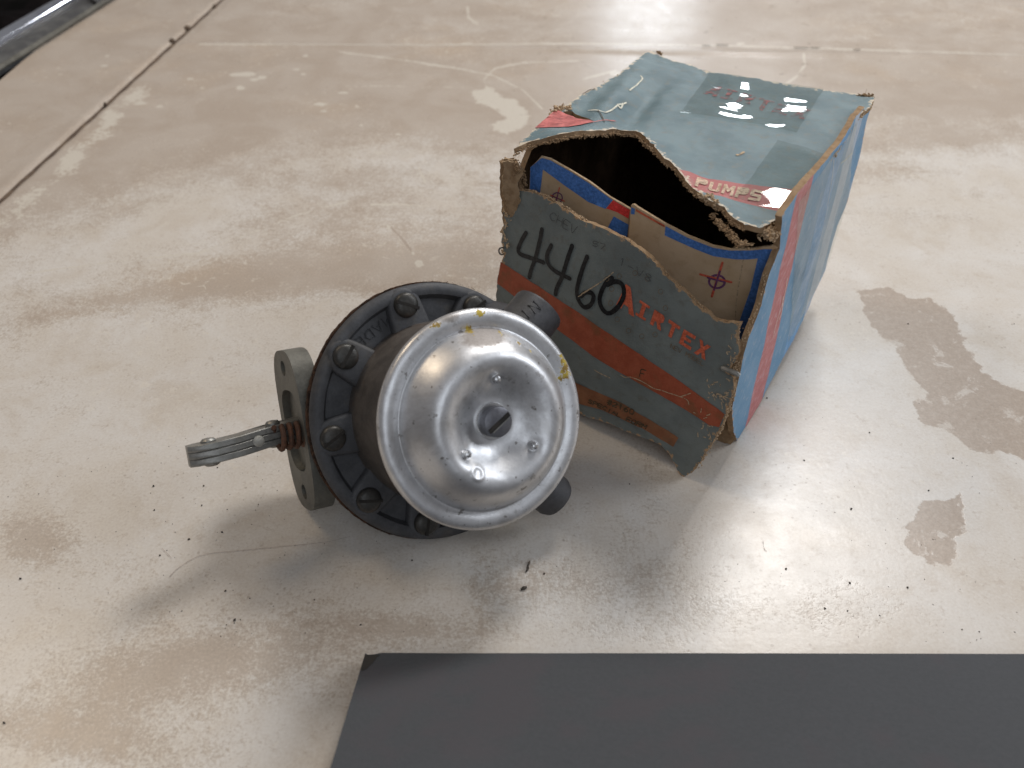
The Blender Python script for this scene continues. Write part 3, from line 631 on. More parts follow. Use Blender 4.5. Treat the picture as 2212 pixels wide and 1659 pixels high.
top = sheet('top_panel', topf, out_top, .19, [m_top, M['inside'], M['rim']], box, .16, .075, [slit], .22, 3)
# print on the lid
decal('red_stripe', topf, [[S_(p) for p in [(1156, 277), (1190, 277), (1227, 276), (1255, 271), (1282, 265.5), (1331, 263.5), (1325, 261), (1284, 264), (1262, 260), (1232, 251), (1214, 243), (1204, 239), (1193, 244)]]], M['lid_red'], top, .035)
decal('lettering', topf, word_poly('AIRTEX', [S_((1517, 203)), S_((1738, 258)), S_((1752, 240)), S_((1533, 184))]), M['ink_red_faint'], top, .03, None)
decal('lettering', topf, word_poly('PUMPS', [S_((1500, 402)), S_((1640, 437)), S_((1650, 415)), S_((1506, 384))], .18), M['ink_tan'], top, .03, None)
strokes('scuff', topf, [[S_(p) for p in q] for q in [[(1384, 165), (1387, 172), (1375, 185), (1360, 196)], [(1272, 240), (1300, 242), (1318, 240), (1333, 230), (1345, 226), (1352, 224)], [(1333, 228), (1340, 236), (1345, 225)]]], .07, M['scuff_pale'], top, .03)
strokes('scuff', topf, [[S_(p) for p in q] for q in [[(1292, 240), (1300, 252), (1305, 264)], [(1258, 204), (1272, 196), (1285, 193)]]], .05, M['ink_dark'], top, .03)
strokes('abrasion', topf, [[S_(p) for p in q] for q in [[(1592, 336), (1600, 334), (1606, 330)]]], .12, M['scuff'], top, .03)
# inner ply under the torn mouth: second layer of board peeping out
def tape(name, pts, fr, lift=.05):
    st = [fr.st(p) for p in pts]; lp = resample(st, .15, .02, 2); v2, f = fill([lp], .11)
    V = [fr.at(a, b, lift+.040*fbm(a*.30+b*.25, b*.95-a*.1, 7, 1, 1)+.0026*fbm(a*.8+b*.6, b*3.2, 3, 1, 2)+.0009*fbm(a*2.4-b, b*6, 9, 1, 1)) for a, b in v2]; F = []
    for q in f:
        a, b, c = [v2[i] for i in q[:3]]
        F.append(q if (b[0]-a[0])*(c[1]-a[1])-(b[1]-a[1])*(c[0]-a[0]) > 0 else q[::-1])
    return mk(name, V, F, M['tape'], box, uv=v2)
t1 = tape('clear_tape', [(1531, 160), (1600, 167), (1700, 184), (1779, 196), (1745, 250), (1720, 291), (1640, 272), (1470, 247), (1500, 205)], topf_s, .085)
t2 = tape('clear_tape', [(1679, 306), (1730, 320), (1772, 334), (1790, 338), (1730, 408), (1694, 454), (1640, 448), (1577, 430), (1622, 388)], topf_s, .085)

# right side
def side_off(s, t): return .10*math.sin(min(max(s, 0), BB)/BB*math.pi)+.06*fbm(s*.4, t*.4, 12)
sidf = Frame(FRb, bD, bK, -bL, side_off)
Q = sidf.st
sr0 = .5*(Q((1690, 541))[0]+Q((1676, 660))[0]); sr1 = .5*(Q((1720, 500))[0]+Q((1700, 660))[0])
sb0 = Q((1768, 460))[0]; sb1 = Q((1787, 460))[0]
m_side = m_print('printed_side', (.115, .285, .47), (.175, .345, .52), [((1, 0.05, -sr0-.2), (-1, -.05, sr1+.35), (.52, .16, .15)), ((1, 0, -sb0), (-1, 0, sb1), (.13, .31, .55)), ((1, 0, -(sb1+1.1)), (-1, 0, sb1+3.3), (.40, .47, .56))],
                 edgew=.03, stain=(.50, .55, .60), rough=.5, amt=.5)
out_side = [Q(p) for p in [(1690, 466), (1687, 500), (1684, 537), (1661, 594), (1645, 657), (1629, 700), (1616, 732), (1607, 764), (1600, 801), (1588, 850), (1582, 880), (1585, 933), (1589, 967), (1640, 875), (1700, 758), (1748, 664), (1756, 640), (1783, 583), (1809, 488), (1831, 435), (1857, 339), (1865, 297), (1872, 262), (1888, 212), (1850, 250), (1807, 319), (1727, 410)]]
out_side = [(a, max(b, .0)) for a, b in out_side]
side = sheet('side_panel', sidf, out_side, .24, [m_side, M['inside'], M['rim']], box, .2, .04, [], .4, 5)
tape_s = None
st = [Q(p) for p in [(1724, 436), (1786, 352), (1850, 262), (1832, 420), (1790, 560), (1752, 640), (1700, 740), (1712, 600)]]
t3_ = decal('clear_tape', sidf, [st], M['tape_side'], box, .05, .3)
strokes('scuff', sidf, [[Q(p) for p in q] for q in [[(1800, 345), (1790, 420), (1770, 520)], [(1840, 330), (1825, 345), (1815, 352)], [(1700, 600), (1692, 640), (1675, 700), (1668, 730)], [(1681, 690), (1688, 670), (1690, 640)]]], .05, M['scuff_pale'], side, .03)
# left side, back and base, mostly unseen
lf = Frame(FRb+bL*BA, bD, bK, bL); sheet('side_panel', Frame(FRb+bL*BA+bD*BB, -bD, bK, bL), [(0, 0), (BB, 0), (BB-.1, 8.6), (BB-.2, 9.4), (BB-1.2, BC-.4), (0, BC-.2)], .24, [m_side, M['inside'], M['rim']], box, .4, .04, [], .8, 6)
sheet('back_panel', Frame(FRb+bD*BB, bL, bK, bD), [(1.2, .1), (BA, .1), (BA, BC-.3), (.3, BC-.3), (.3, 3.5)], .24, [m_top, M['inside'], M['rim']], box, .4, .03, [], .8, 7)
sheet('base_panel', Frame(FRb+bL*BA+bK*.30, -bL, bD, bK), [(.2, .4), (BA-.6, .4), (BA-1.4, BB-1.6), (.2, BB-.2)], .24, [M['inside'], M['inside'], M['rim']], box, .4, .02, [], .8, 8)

# inner end flaps of kraft card with the blue print border
m_kraft = m_print('kraft_card', (.52, .37, .225), (.59, .435, .285), [], edgew=.0, stain=(.33, .20, .105), amt=.35, rough=.7, bump=.25)
def in_off(s, t): return .10*math.sin((s+BA)/BA*math.pi)+.03*fbm(s*.5, t*.5, 31)
inf = Frame(FRb+bD*.55, -bL, bK, -bD, in_off); I = inf.st
o_in = [I(p) for p in [(1170, 338), (1188, 343), (1230, 366), (1272, 392), (1319, 427), (1343, 440), (1368, 455), (1400, 480), (1440, 540), (1430, 720)]]+[(-4, .5), (-10.6, .5)]+[I((1140, 470)), I((1146, 361))]
inl = sheet('inner_flap', inf, o_in, .09, [m_kraft, M['inside'], M['tan']], box, .25, .012, [], .5, 9)
decal('blue_border', inf, [[I(p) for p in q] for q in [[(1171, 341), (1189, 346), (1230, 369), (1272, 395), (1319, 429), (1324, 432), (1308, 451), (1271, 436), (1222, 402), (1173, 366), (1164, 362)], [(1326, 467), (1358, 485), (1355, 514), (1312, 494)], [(1170, 341), (1146, 361), (1143, 470), (1162, 460), (1173, 366)]]], M['ink_blue'], inl, .012)
decal('red_block', inf, [[I(p) for p in [(1325, 432), (1343, 443), (1361, 453), (1358, 472), (1333, 458), (1310, 450)]]], M['ink_scarlet'], inl, .012)
def cross(fr, f, c, rx, ry, arms, par, lw=.07):
    ring = [f((c[0]+rx*math.cos(a), c[1]+ry*math.sin(a))) for a in np.linspace(0, 2*math.pi, 15)]
    strokes('registration_mark', fr, [ring], lw, M['ink_purple'], par, .014)
    strokes('registration_mark', fr, [[f(p) for p in a] for a in arms], lw, M['ink_orange'], par, .02, False)
    strokes('registration_mark', fr, [[f((c[0]+(p[0]-c[0])*.55, c[1]+(p[1]-c[1])*.55)) for p in a] for a in arms], lw*.8, M['ink_purple'], par, .026, False)
cross(inf, I, (1204, 427), 11, 11, [[(1209, 405), (1199, 446)], [(1190, 421), (1220, 434)]], inl, .05)
fnf = Frame(FRb+bD*.12, -bL, bK, -bD, lambda s, t: .22*math.sin(min(1, max(0, (s+6)/6.2))*math.pi)+.02*fbm(s*.5, t*.5, 33)); G = fnf.st
o_fn = [G(p) for p in [(1363, 442), (1369, 441), (1377, 447), (1438, 484), (1483, 508), (1541, 531), (1577, 538), (1622, 537), (1650, 533), (1682, 529), (1678, 541), (1668, 553), (1661, 592), (1645, 650), (1624, 697), (1600, 762), (1592, 800)]]+[(-.4, .8), (-6.2, .8)]+[G((1350, 620))]
inr = sheet('inner_flap', fnf, o_fn, .10, [m_kraft, M['inside'], M['tan']], box, .22, .02, [], .5, 10)
decal('blue_border', fnf, [[G(p) for p in q] for q in [[(1438, 488), (1483, 512), (1541, 535), (1577, 541), (1622, 541), (1650, 538), (1674, 538), (1664, 556), (1657, 592), (1641, 650), (1620, 697), (1600, 745), (1590, 735), (1597, 695), (1609, 660), (1621, 626), (1637, 558), (1616, 560), (1589, 560), (1541, 553), (1500, 537), (1436, 508)], [(1364, 447), (1372, 451), (1371, 463), (1363, 462)]]], M['ink_blue'], inr, .012)
decal('red_line', fnf, [[G(p) for p in [(1374, 451), (1436, 486), (1436, 491), (1374, 456)]]], M['ink_red'], inr, .012)
cross(fnf, G, (1549, 608), 17, 14, [[(1561, 567), (1538, 640)], [(1513, 592), (1580, 609)]], inr, .09)
strokes('crease', fnf, [[G(p) for p in [(1606, 560), (1592, 640), (1588, 700)]]], .05, M['scuff'], inr, .012)
# broken corner pieces low at the right
sheet('torn_corner', Frame(FRb+bD*.0+bL*.3, -bL, bK, -bD, lambda s, t: .15*t*.2), [(-1.6, .05), (.15, .05), (.30, .5), (.2, 1.3), (-.3, 2.4), (-1.2, 2.6), (-1.9, 1.6)], .2, [M['rim'], M['rim'], M['rim']], box, .12, .10, [], .3, 11)

# the outer end flap, swung out and leaning on the tabletop
fO = np.array([-.45, 31.27, 0]); fu = unit(np.array([7.01, 25.06, 0])-fO); fnn = np.array([-.635, -.773, 0]); fv = unit(np.array([0, 0, 8.2])-fnn*1.0)
def fl_off(s, t):
    z = .16*math.sin(min(max(s/9.7, 0), 1)*math.pi)+.06*fbm(s*.35, t*.35, 21)+.02*fbm(s*1.4, t*1.4, 4)
    z += .05*math.exp(-((t-(3.0-.22*s))/.12)**2)*math.exp(-((s-6)/3.5)**2)
    return z
flf = Frame(fO, fu, fv, None, fl_off)
if flf.n@np.array([0, -1, 0]) < 0: flf.n = -flf.n
K = flf.st
c3 = lambda x, y: K((1050.4+x*.4085, 372.7+y*.4085))
m_flap = m_print('printed_end_flap', (.155, .174, .168), (.195, .218, .208), [], edgew=.06, stain=(.13, .115, .09), amt=.55, rough=.6, wearcol=(.38, .24, .13))
o_fl = [c3(*p) for p in [(110, 130), (128, 104), (180, 96), (230, 98), (290, 122), (380, 170), (470, 227), (520, 262), (560, 272), (650, 312), (740, 352), (785, 390), (860, 440), (920, 502), (960, 560), (985, 575), (1060, 642), (1140, 722), (1200, 775), (1260, 790), (1340, 795), (1335, 815), (1322, 860), (1336, 930), (1325, 985), (1296, 1020), (1285, 1060), (1312, 1090), (1300, 1180),
                         (1265, 1280), (1225, 1370), (1180, 1455), (1145, 1500), (1120, 1545), (1080, 1590), (1045, 1610), (1010, 1580), (995, 1540), (975, 1495), (935, 1450), (860, 1412), (780, 1385), (700, 1352), (600, 1312), (500, 1278), (350, 1215), (200, 1150), (85, 1095)]]
o_fl += [c3(*p) for p in [(50, 640), (62, 560), (78, 480), (95, 430), (80, 370), (92, 300), (100, 250), (88, 200)]]
flap = sheet('end_flap', flf, o_fl, .22, [m_flap, M['rim'], M['rim']], box, .12, .06, [], .16, 12)
def blend(fr, top_, bot_, mat, name, lift):
    return decal(name, fr, [top_+bot_[::-1]], mat, flap, lift, .16, .012, .16)
M['stripe'] = m_simple('brick_red_stripe', (.34, .075, .035), .6, 0, (.40, .10, .05), 220, .4, .0004, .35, .65, .3, 90, (.27, .09, .04))
M['stripe2'] = m_simple('brown_stripe', (.245, .095, .045), .65, 0, (.29, .125, .06), 220, .4, .0004, .35, .65, .3, 60, (.17, .10, .055))
st1 = blend(flf, [c3(*p) for p in [(77, 472), (230, 572), (380, 668), (560, 790), (700, 885), (850, 985), (1000, 1086), (1130, 1180), (1262, 1278)]],
      [c3(*p) for p in [(58, 585), (170, 670), (330, 795), (480, 905), (620, 1005), (760, 1085), (900, 1165), (1040, 1245), (1180, 1335), (1232, 1345)]], M['stripe'], 'red_stripe', .018)
c2 = lambda x, y: K((1240.2+x*.12255, 799.7+y*.12255))
st2 = blend(flf, [c2(*p) for p in [(-1100, -260), (-500, -20), (60, 230), (400, 380), (830, 570), (1300, 850), (1600, 1030), (1840, 1190)]],
      [c2(*p) for p in [(-1100, 130), (-500, 360), (120, 600), (500, 700), (850, 860), (1200, 1020), (1500, 1200), (1750, 1350)]], M['stripe2'], 'brown_stripe', .018)
decal('lettering', flf, word_poly('IRTEX', [c3(790, 750), c3(1160, 992), c3(1190, 920), c3(815, 672)], .30)+word_poly('A', [c3(688, 700), c3(782, 762), c3(772, 612), c3(708, 560)], 0), M['ink_red'], flap, .030, None)
strokes('number', flf, [[K((1084.3+x*.19915, 420.2+y*.19915)) for x, y in q] for q in [
    [(265, 415), (215, 500), (180, 600), (215, 650), (330, 690), (400, 715), (455, 735)], [(437, 378), (415, 500), (372, 670), (325, 800), (300, 895)],
    [(540, 550), (495, 650), (503, 740), (570, 820), (680, 880), (740, 908)], [(765, 555), (722, 680), (660, 880), (605, 1000), (585, 1080)],
    [(930, 672), (880, 800), (828, 980), (820, 1080), (850, 1170), (905, 1220), (970, 1190), (1000, 1110), (970, 1062), (910, 1062), (862, 1100)],
    [(1200, 900), (1140, 950), (1085, 1050), (1065, 1150), (1100, 1245), (1170, 1285), (1260, 1220), (1322, 1110), (1325, 1010), (1290, 955), (1225, 942), (1150, 975)]]], .19, M['ink_black'], flap, .026)
strokes('pencil_note', flf, word_lines('CHEV', [c3(335, 245), c3(470, 325), c3(485, 285), c3(345, 205)])+word_lines('57', [c3(565, 385), c3(625, 410), c3(632, 380), c3(570, 360)])+word_lines('1-V8', [c3(700, 480), c3(875, 580), c3(880, 545), c3(710, 445)]), .03, M['pencil'], flap, .02)
strokes('small_print', flf, word_lines('NEW MODEL'.replace('W', 'V'), [c3(975, 925), c3(1150, 1020), c3(1155, 1000), c3(980, 905)]), .025, M['ink_faint'], flap, .02)
strokes('letter_mark', flf, word_lines('F', [c3(812, 1078), c3(835, 1085), c3(845, 1045), c3(822, 1040)]), .05, M['ink_dark'], flap, .03)
strokes('small_print', flf, word_lines('SPECIAL FORM', [c2(250, 565), c2(1270, 1020), c2(1300, 960), c2(275, 510)])+word_lines('#2160', [c2(590, 590), c2(1060, 770), c2(1085, 690), c2(620, 500)]), .05, M['ink_dark'], flap, .03)
rings = []
for x, y in [(705, 548), (665, 615), (660, 690), (695, 775), (755, 835), (825, 865), (895, 855), (925, 628), (950, 715), (790, 530), (855, 560), (640, 560)]:
    rings.append([c3(x+12*math.cos(a), y+13*math.sin(a)) for a in np.linspace(0, 2*math.pi, 9)])
strokes('printed_ring', flf, rings, .022, M['ink_faint'], flap, .018)
strokes('scuff', flf, [[c2(*p) for p in q] for q in [[(830, 80), (900, 120), (1000, 115), (1200, 190), (1400, 310), (1550, 350)], [(1550, 350), (1850, 450), (2000, 520), (2030, 600)], [(1880, 460), (2060, 400)], [(370, -10), (450, 40), (640, 130)]]]+
        [[c3(*q) for q in p] for p in [[(490, 655), (560, 610), (640, 555), (675, 525)], [(505, 640), (600, 585)]]], .035, M['scuff'], flap, .034)
R_ = random.Random(9); wl = []
for _ in range(60):
    x, y = R_.choice([(R_.gauss(1195, 18), R_.gauss(1150, 45)), (R_.gauss(1160, 25), R_.gauss(1330, 45)), (R_.gauss(1265, 20), R_.gauss(1190, 30)), (R_.gauss(1290, 12), R_.gauss(1010, 60))])
    a_ = R_.uniform(-.6, 1.8); l_ = R_.uniform(6, 26); wl.append([c3(x, y), c3(x+l_*math.cos(a_)*.5, y+l_*math.sin(a_)*.4), c3(x+l_*math.cos(a_), y+l_*math.sin(a_))])
for k_ in range(0, 60, 20): strokes('scuff', flf, wl[k_:k_+20], .04, M['scuff'], flap, .036, False)
# torn fibre clumps
W = lambda fr, pts, lift=0.: [fr.at(*p, lift) for p in pts]
tufts('torn_fibre', W(flf, [c3(*p) for p in [(105, 135), (95, 200), (120, 250), (90, 320), (110, 380), (85, 430)]], -.08), 190, .26, M['tan'], flap, .085, hair=.25, seed=1)
tufts('torn_fibre', W(flf, [c3(*p) for p in [(105, 125), (160, 98), (230, 100), (330, 142), (430, 205), (520, 262)]], -.12), 200, .16, M['tan'], flap, .045, hair=.35, seed=2)
tufts('torn_fibre', W(flf, [c3(*p) for p in [(520, 262), (740, 352), (985, 575), (1200, 775)]], -.10), 130, .10, M['tan'], flap, .03, hair=.4, seed=3)
tufts('torn_fibre', W(flf, [c3(*p) for p in [(1330, 810), (1325, 900), (1310, 1000), (1300, 1100), (1300, 1190), (1230, 1370), (1130, 1540), (1050, 1605)]], -.1), 260, .15, M['tan'], flap, .06, hair=.45, seed=4)
tufts('torn_fibre', W(topf, [S_(p) for p in [(1111, 326), (1139, 310), (1235, 292), (1333, 282), (1374, 286), (1404, 310), (1431, 338)]], -.16), 420, .16, M['rim'], top, .05, hair=.5, seed=5)
tufts('torn_fibre', W(topf, [S_(p) for p in [(1431, 338), (1464, 364), (1485, 396), (1524, 428), (1564, 448), (1584, 472), (1608, 488)]], -.16), 380, .15, M['rim'], top, .05, hair=.5, seed=6, )
tufts('torn_fibre', W(topf, [S_(p) for p in [(1515, 427), (1535, 425), (1548, 440)]], .0), 80, .24, M['tan'], top, .07, hair=.3, seed=7)
tufts('torn_fibre', W(topf, [S_(p) for p in [(1545, 445), (1580, 480), (1600, 505), (1625, 505)]], -.45), 200, .22, M['rim'], top, .08, hair=.4, seed=17)
tufts('torn_fibre', W(topf, [S_(p) for p in [(1652, 490), (1668, 482), (1676, 500)]], -.25), 200, .26, M['tan'], top, .12, hair=.35, seed=8)
tufts('torn_fibre', W(topf, [S_(p) for p in [(1196, 240), (1208, 234), (1232, 232)]], -.05), 90, .34, M['tan'], top, .10, hair=.3, seed=9)
tufts('torn_fibre', W(topf, [S_(p) for p in [(1240, 216), (1290, 188), (1343, 157), (1390, 118)]], -.10), 170, .16, M['tan'], top, .06, hair=.5, seed=10)
tufts('torn_fibre', W(topf, [S_(p) for p in [(1690, 461), (1727, 411), (1766, 368), (1807, 323), (1847, 257), (1883, 225)]], -.08), 360, .18, M['tan'], top, .07, hair=.4, seed=11)
tufts('torn_fibre', W(topf, [S_(p) for p in [(1855, 207), (1888, 208)]], -.03), 70, .26, M['rim'], top, .06, hair=.3, seed=12)
tufts('torn_fibre', W(topf, [S_(p) for p in [(1419, 114), (1430, 120)]], .05), 24, .2, M['rim'], top, .05, hair=.5, seed=13)
a0 = inf.at(*I((1128, 345)), .3); a1 = inf.at(*I((1140, 375)), .25); a2 = inf.at(*I((1133, 410)), .1)
tufts('torn_fibre', [a0, a1, a2], 70, .20, M['rim'], box, .09, hair=.3, seed=14)
tufts('torn_fibre', [topf.at(*S_((1112, 335)), -.2), inf.at(*I((1125, 385)), .3)], 60, .20, M['rim'], box, .08, hair=.3, seed=15)
for i_, (dx, dd) in enumerate([(0, .02), (.14, .16), (.30, .34)]):
    sheet('torn_ply', Frame(FRb+bL*(BA-.15+.14*i_)-bD*(.25-dd), unit(-bL+bD*(.5-.3*i_)), bK, unit(-bD-bL*.4), lambda s, t: .09*math.sin(t*2.2+i_)+.05*math.sin(s*5+i_)),
          [(-.1-dx, 7.9), (.15, 8.1), (.36-dx, 8.9), (.25, 9.5), (.46-dx, 10.0), (.2, 10.45), (-.3, 10.4), (-.35, 9.2)], .06, [M['rim'], M['rim'], M['tan']], box, .12, .09, [], .25, 50+i_)
tufts('torn_fibre', W(sidf, [Q(p) for p in [(1661, 594), (1645, 657), (1616, 732), (1600, 800), (1588, 860)]], -.1), 130, .13, M['tan'], side, .05, hair=.5, seed=16)
# strip of torn left side board hanging at the mouth corner
sheet('torn_strip', Frame(FRb+bL*(BA-.15)+bD*.1, -bL, bK, -bD), [(-.5, 5.5), (.15, 5.2), (.35, 7.5), (.25, 9.2), (-.1, 10.1), (-.8, 10.2), (-.7, 8.4)], .25, [M['rim'], M['rim'], M['rim']], box, .15, .12, [], .4, 15)
# staples
c = W(flf, [K((1080, 536))], .1)[0]
MB().tube([c+np.array([.13*math.cos(a)*(1-.04*i)+.12, -.03*i, .11*math.sin(a)]) for i, a in enumerate(np.linspace(0, 5.6, 12))], .035, 6).build('staple', M['hub'], flap)
c = W(flf, [K((1582, 799))], .12)[0]
MB().tube([c-fu*.34-np.array([0, 0, .04]), c-fu*.28, c+fu*.28, c+fu*.34-np.array([0, 0, .04])], .10, 7).build('staple', M['lever'], flap)
print('box', round(time.time()-T0, 1))

# ------------------------------------------------------------------ the fuel pump
vw = -ray(939, 888); vw = unit(vw); upv = unit(np.cross(vw, cR))
if upv[2] < 0: upv = -upv
tl, ps = math.radians(24), math.radians(-10)
pn = math.cos(tl)*vw+math.sin(tl)*(math.cos(ps)*cR+math.sin(ps)*upv); pn = unit(pn)
pc = CAM+ray(942, 888)*33.0
e2 = unit(upv-(upv@pn)*pn); e1 = np.cross(e2, pn)
if e1@cR < 0: e1 = -e1
pump = root('fuel_pump', 'old mechanical fuel pump with a shiny dished metal bowl, lying before the box', 'fuel pump', tuple(pc), None, np.array([e1, e2, pn]).T)
def pol(a, r, z=0): a = math.radians(a); return np.array([r*math.cos(a), r*math.sin(a), z])
RB = 3.72; ZB = 4.15                            # bowl rim radius and height above the joint
MB().lathe([(.02, -2.6), (2.0, -2.6), (3.0, -2.1), (3.6, -1.4), (4.2, -1.0), (4.62, -.92), (4.72, -.8), (4.74, -.30), (.02, -.30)], 96).build('lower_housing', M['cast'], pump)
mb = MB(); R = random.Random(3); rings = []
for z in (-.30, -.24, -.18, -.12):
    rings.append([pol(q*360/200, 4.84+R.uniform(-.012, .018)+(.01 if 60 < q < 140 else 0), z) for q in range(200)])
mb.ring_loft(rings); mb.build('gasket', M['fibre'], pump)
tufts('gasket_frays', [pol(a, 4.86, -.2) for a in np.linspace(60, 250, 60)], 260, .045, M['fibre'], pump, .012, hair=.4, seed=31)
cover = MB().lathe([(.02, -.12), (4.70, -.12), (4.80, -.04), (4.80, .12), (4.70, .26), (4.52, .32), (4.36, .28), (4.28, .10), (4.22, -.02), (3.35, .02), (3.28, .10), (3.18, .6), (3.12, 1.6), (.02, 1.6)], 128)
ANG = [72, 110.7, 152, 193, 230, 264, 303, 341, 22]
for a in ANG:
    e = unit(pol(a, 1)); t_ = np.cross([0, 0, 1.], e)
    def u(w_, z, k=0.0):
        pts = [pol(a, 4.12)+w_*(math.cos(q)*e+math.sin(q)*t_) for q in np.linspace(-math.pi/2, math.pi/2, 11)]
        return [p+np.array([0, 0, z]) for p in pts]+[pol(a, 3.0)+t_*(w_+.10)+np.array([0, 0, z+.05]), pol(a, 3.0)-t_*(w_+.10)+np.array([0, 0, z+.05])]
    cover.ring_loft([u(.68, -.05), u(.67, .20), u(.61, .30), u(.52, .325)])
cv = cover.build('cover_casting', M['cast'], pump, angle=45)
# a slotted screw, its mesh shared by all nine
def screw_mesh(rad, h, slot, mat, name):
    mb = MB(); prof = [(rad*.96, -.12), (rad, 0), (rad*.98, h*.45), (rad*.86, h*.78), (rad*.60, h*.95), (.02, h)]
    seg = 36
    # plain dome; the slot is a dark bar set on top
    rings = []
    for r, z in [(rad*.96, -.12), (rad, 0), (rad, h*.3), (rad*.97, h*.5), (rad*.9, h*.70), (rad*.8, h*.82), (rad*.68, h*.90), (rad*.52, h*.96), (rad*.38, h*.98), (rad*.24, h*1.), (rad*.1, h*1.0)]:
        rings.append([(r*math.cos(q), r*math.sin(q), z) for q in [2*math.pi*j/seg for j in range(seg)]])
    mb.ring_loft(rings)
    me_o = mb.build(name, mat, pump, angle=50)
    return me_o
def add_screw(rad, h, loc, slotang, mats, proto=None):
    s = proto.copy() if proto else screw_mesh(rad, h, .1, mats, 'screw')
    if proto: COL.objects.link(s)
    s.parent = pump; s.location = Vector(loc)*S; s.rotation_euler = (0, 0, math.radians(slotang)); return s
slot_me = None
slots = [35, -12, 62, 38, 0, 85, 20, 70, 130]
proto = None
for a, sl in zip(ANG, slots):
    s = add_screw(.46, .30, pol(a, 4.14, .32), sl, M['screw'], proto); proto = proto or s
    if slot_me is None:
        q = MB().box((0, 0, .255), np.eye(3), (.445, .055, .050)); so = q.build('slot', M['slot'], None, smooth=False, angle=None); slot_me = so
    else:
        so = slot_me.copy(); COL.objects.link(so)
    so.parent = s
# raised lettering on the cover
def letters3d(txt, org, rd, upd, h, wd, gap, mat, parent, name='lettering', r=.024, fn=None):
    mb = MB()
    for i, ch in enumerate(txt):
        for P in LINE[ch]:
            pts = [np.array(org)+rd*(i*(wd+gap)+a*wd)+upd*b*h for a, b in P]
            if fn: pts = [fn(p) for p in pts]
            mb.tube(pts, r, 5)
    return mb.build(name, mat, parent)
a = 131; e = unit(pol(a, 1)); rd = np.array([-e[1], e[0], 0]); letters3d('MADE', pol(a, 4.02, .02)-rd*.80, rd, -e, .36, .30, .14, M['cast'], cv)
# hub and bowl
MB().lathe([(.02, .1), (3.40, .1), (3.30, 1.0), (3.28, 2.4), (3.34, 3.2), (3.44, 3.8), (3.5, 4.05), (.02, 4.05)], 96).build('rusty_hub', M['hub'], pump)
def bowl():
    prof = [(3.30, -.95), (3.46, -.75), (3.60, -.50), (3.70, -.26), (3.735, -.08), (3.71, .06), (3.62, .15), (3.48, .19), (3.32, .18), (3.18, .12), (3.10, .07)]
    for u_ in np.linspace(0, 1, 34):
        z = .07+1.14*math.sin(math.pi/2*u_/.42)**.92 if u_ < .42 else .56+.65*(.5+.5*math.cos(math.pi*(u_-.42)/.58))
        prof.append((3.05-(3.05-.66)*u_, z))
    prof += [(.5, .555), (.3, .55), (.01, .55)]
    P = np.array(prof); t = np.arange(len(P)); tt_ = np.linspace(0, len(P)-1, 130); prof = np.stack([np.interp(tt_, t, P[:, 0]), np.interp(tt_, t, P[:, 1])], -1)
    for _ in range(5): prof[1:-1] = (prof[:-2]+2*prof[1:-1]+prof[2:])/4
    seg = 220; dim = [(93, 1.38), (-31, 1.55), (224, 1.48)]
    V = []; stain = []; paint = []; 
    for r, z in prof:
        for j in range(seg):
            q = 2*math.pi*j/seg; x, y = r*math.cos(q), r*math.sin(q); zz = z
            for (da, dr) in dim:
                dx, dy = x-dr*math.cos(math.radians(da)), y-dr*math.sin(math.radians(da)); d = math.hypot(dx, dy)
                if z > .3: zz -= .13*math.exp(-(d/.26)**2); zz += .22*math.exp(-(d/.11)**4)
            d = math.hypot(x+.75, y+1.62)
            if z > .3: zz += .035*math.exp(-((d-.2)/.07)**2)
            if z > .1: zz += .012*fbm(x*1.2, y*1.2, 4)
            V.append((x, y, zz+ZB))
            am = math.degrees(math.atan2(y, x))
            st_ = 1.0*math.exp(-((am-98)/22)**2-((r-2.75)/.38)**2)+.62*math.exp(-((am-112)/16)**2-((r-3.6)/.25)**2)+.3*math.exp(-((am-70)/30)**2-((r-3.0)/.2)**2)
            if zz < -.1: st_ += .5
            stain.append(st_)
            pt = 0
            for (pa, pr, w1, w2) in [(96, 3.55, 3.5, .14), (104, 3.05, 3.0, .18), (122, 3.62, 3, .12), (33, 3.50, 8, .17), (28, 3.35, 4, .2), (27, 3.15, 2.5, .1), (84, 2.9, 1.4, .14), (72, 2.72, 2.0, .12), (62, 2.65, 1.3, .1)]:
                pt = max(pt, 1.0*math.exp(-((am-pa)/w1)**2-((r-pr)/w2)**2))
            paint.append(pt)
    n = len(prof); F = [(i*seg+j, i*seg+(j+1) % seg, (i+1)*seg+(j+1) % seg, (i+1)*seg+j) for i in range(n-1) for j in range(seg)]
    return mk('bowl', V, F, M['bowl'], pump, attrs=dict(stain=stain, paint=paint))
bw = bowl()
for da, dr in [(93, 1.38), (-31, 1.55), (224, 1.48)]:
    z0 = ZB+.56+.65*(.5+.5*math.cos(math.pi*((3.05-dr)/2.39-.42)/.58))
    MB().lathe([(.13, -.05), (.14, .06), (.10, .14), (.01, .17)], 14, pol(da, dr, z0)).build('rivet', M['rivet'], bw)
MB().lathe([(.63, .50), (.62, .64), (.59, .67), (.40, .67)], 40, (0, 0, ZB)).build('washer', M['rivet'], bw)
cs = MB().lathe([(.51, .60), (.51, .98), (.49, 1.03), (.45, 1.05), (.01, 1.06)], 40, (0, 0, ZB)).build('centre_screw', M['screw_c'], pump)
a_ = math.radians(41); X1 = np.array([math.cos(a_), math.sin(a_), 0]); Y1 = np.array([-math.sin(a_), math.cos(a_), 0])
MB().box((0.02, -.02, ZB+1.045), (X1, Y1, np.array([0, 0, 1.])), (.46, .075, .03)).build('slot', M['slot'], cs, smooth=False, angle=None)
MB().box((0.09, -.10, ZB+1.06), (X1, Y1, np.array([0, 0, 1.])), (.38, .015, .02)).build('slot_lip', M['lever'], cs, smooth=False, angle=None)
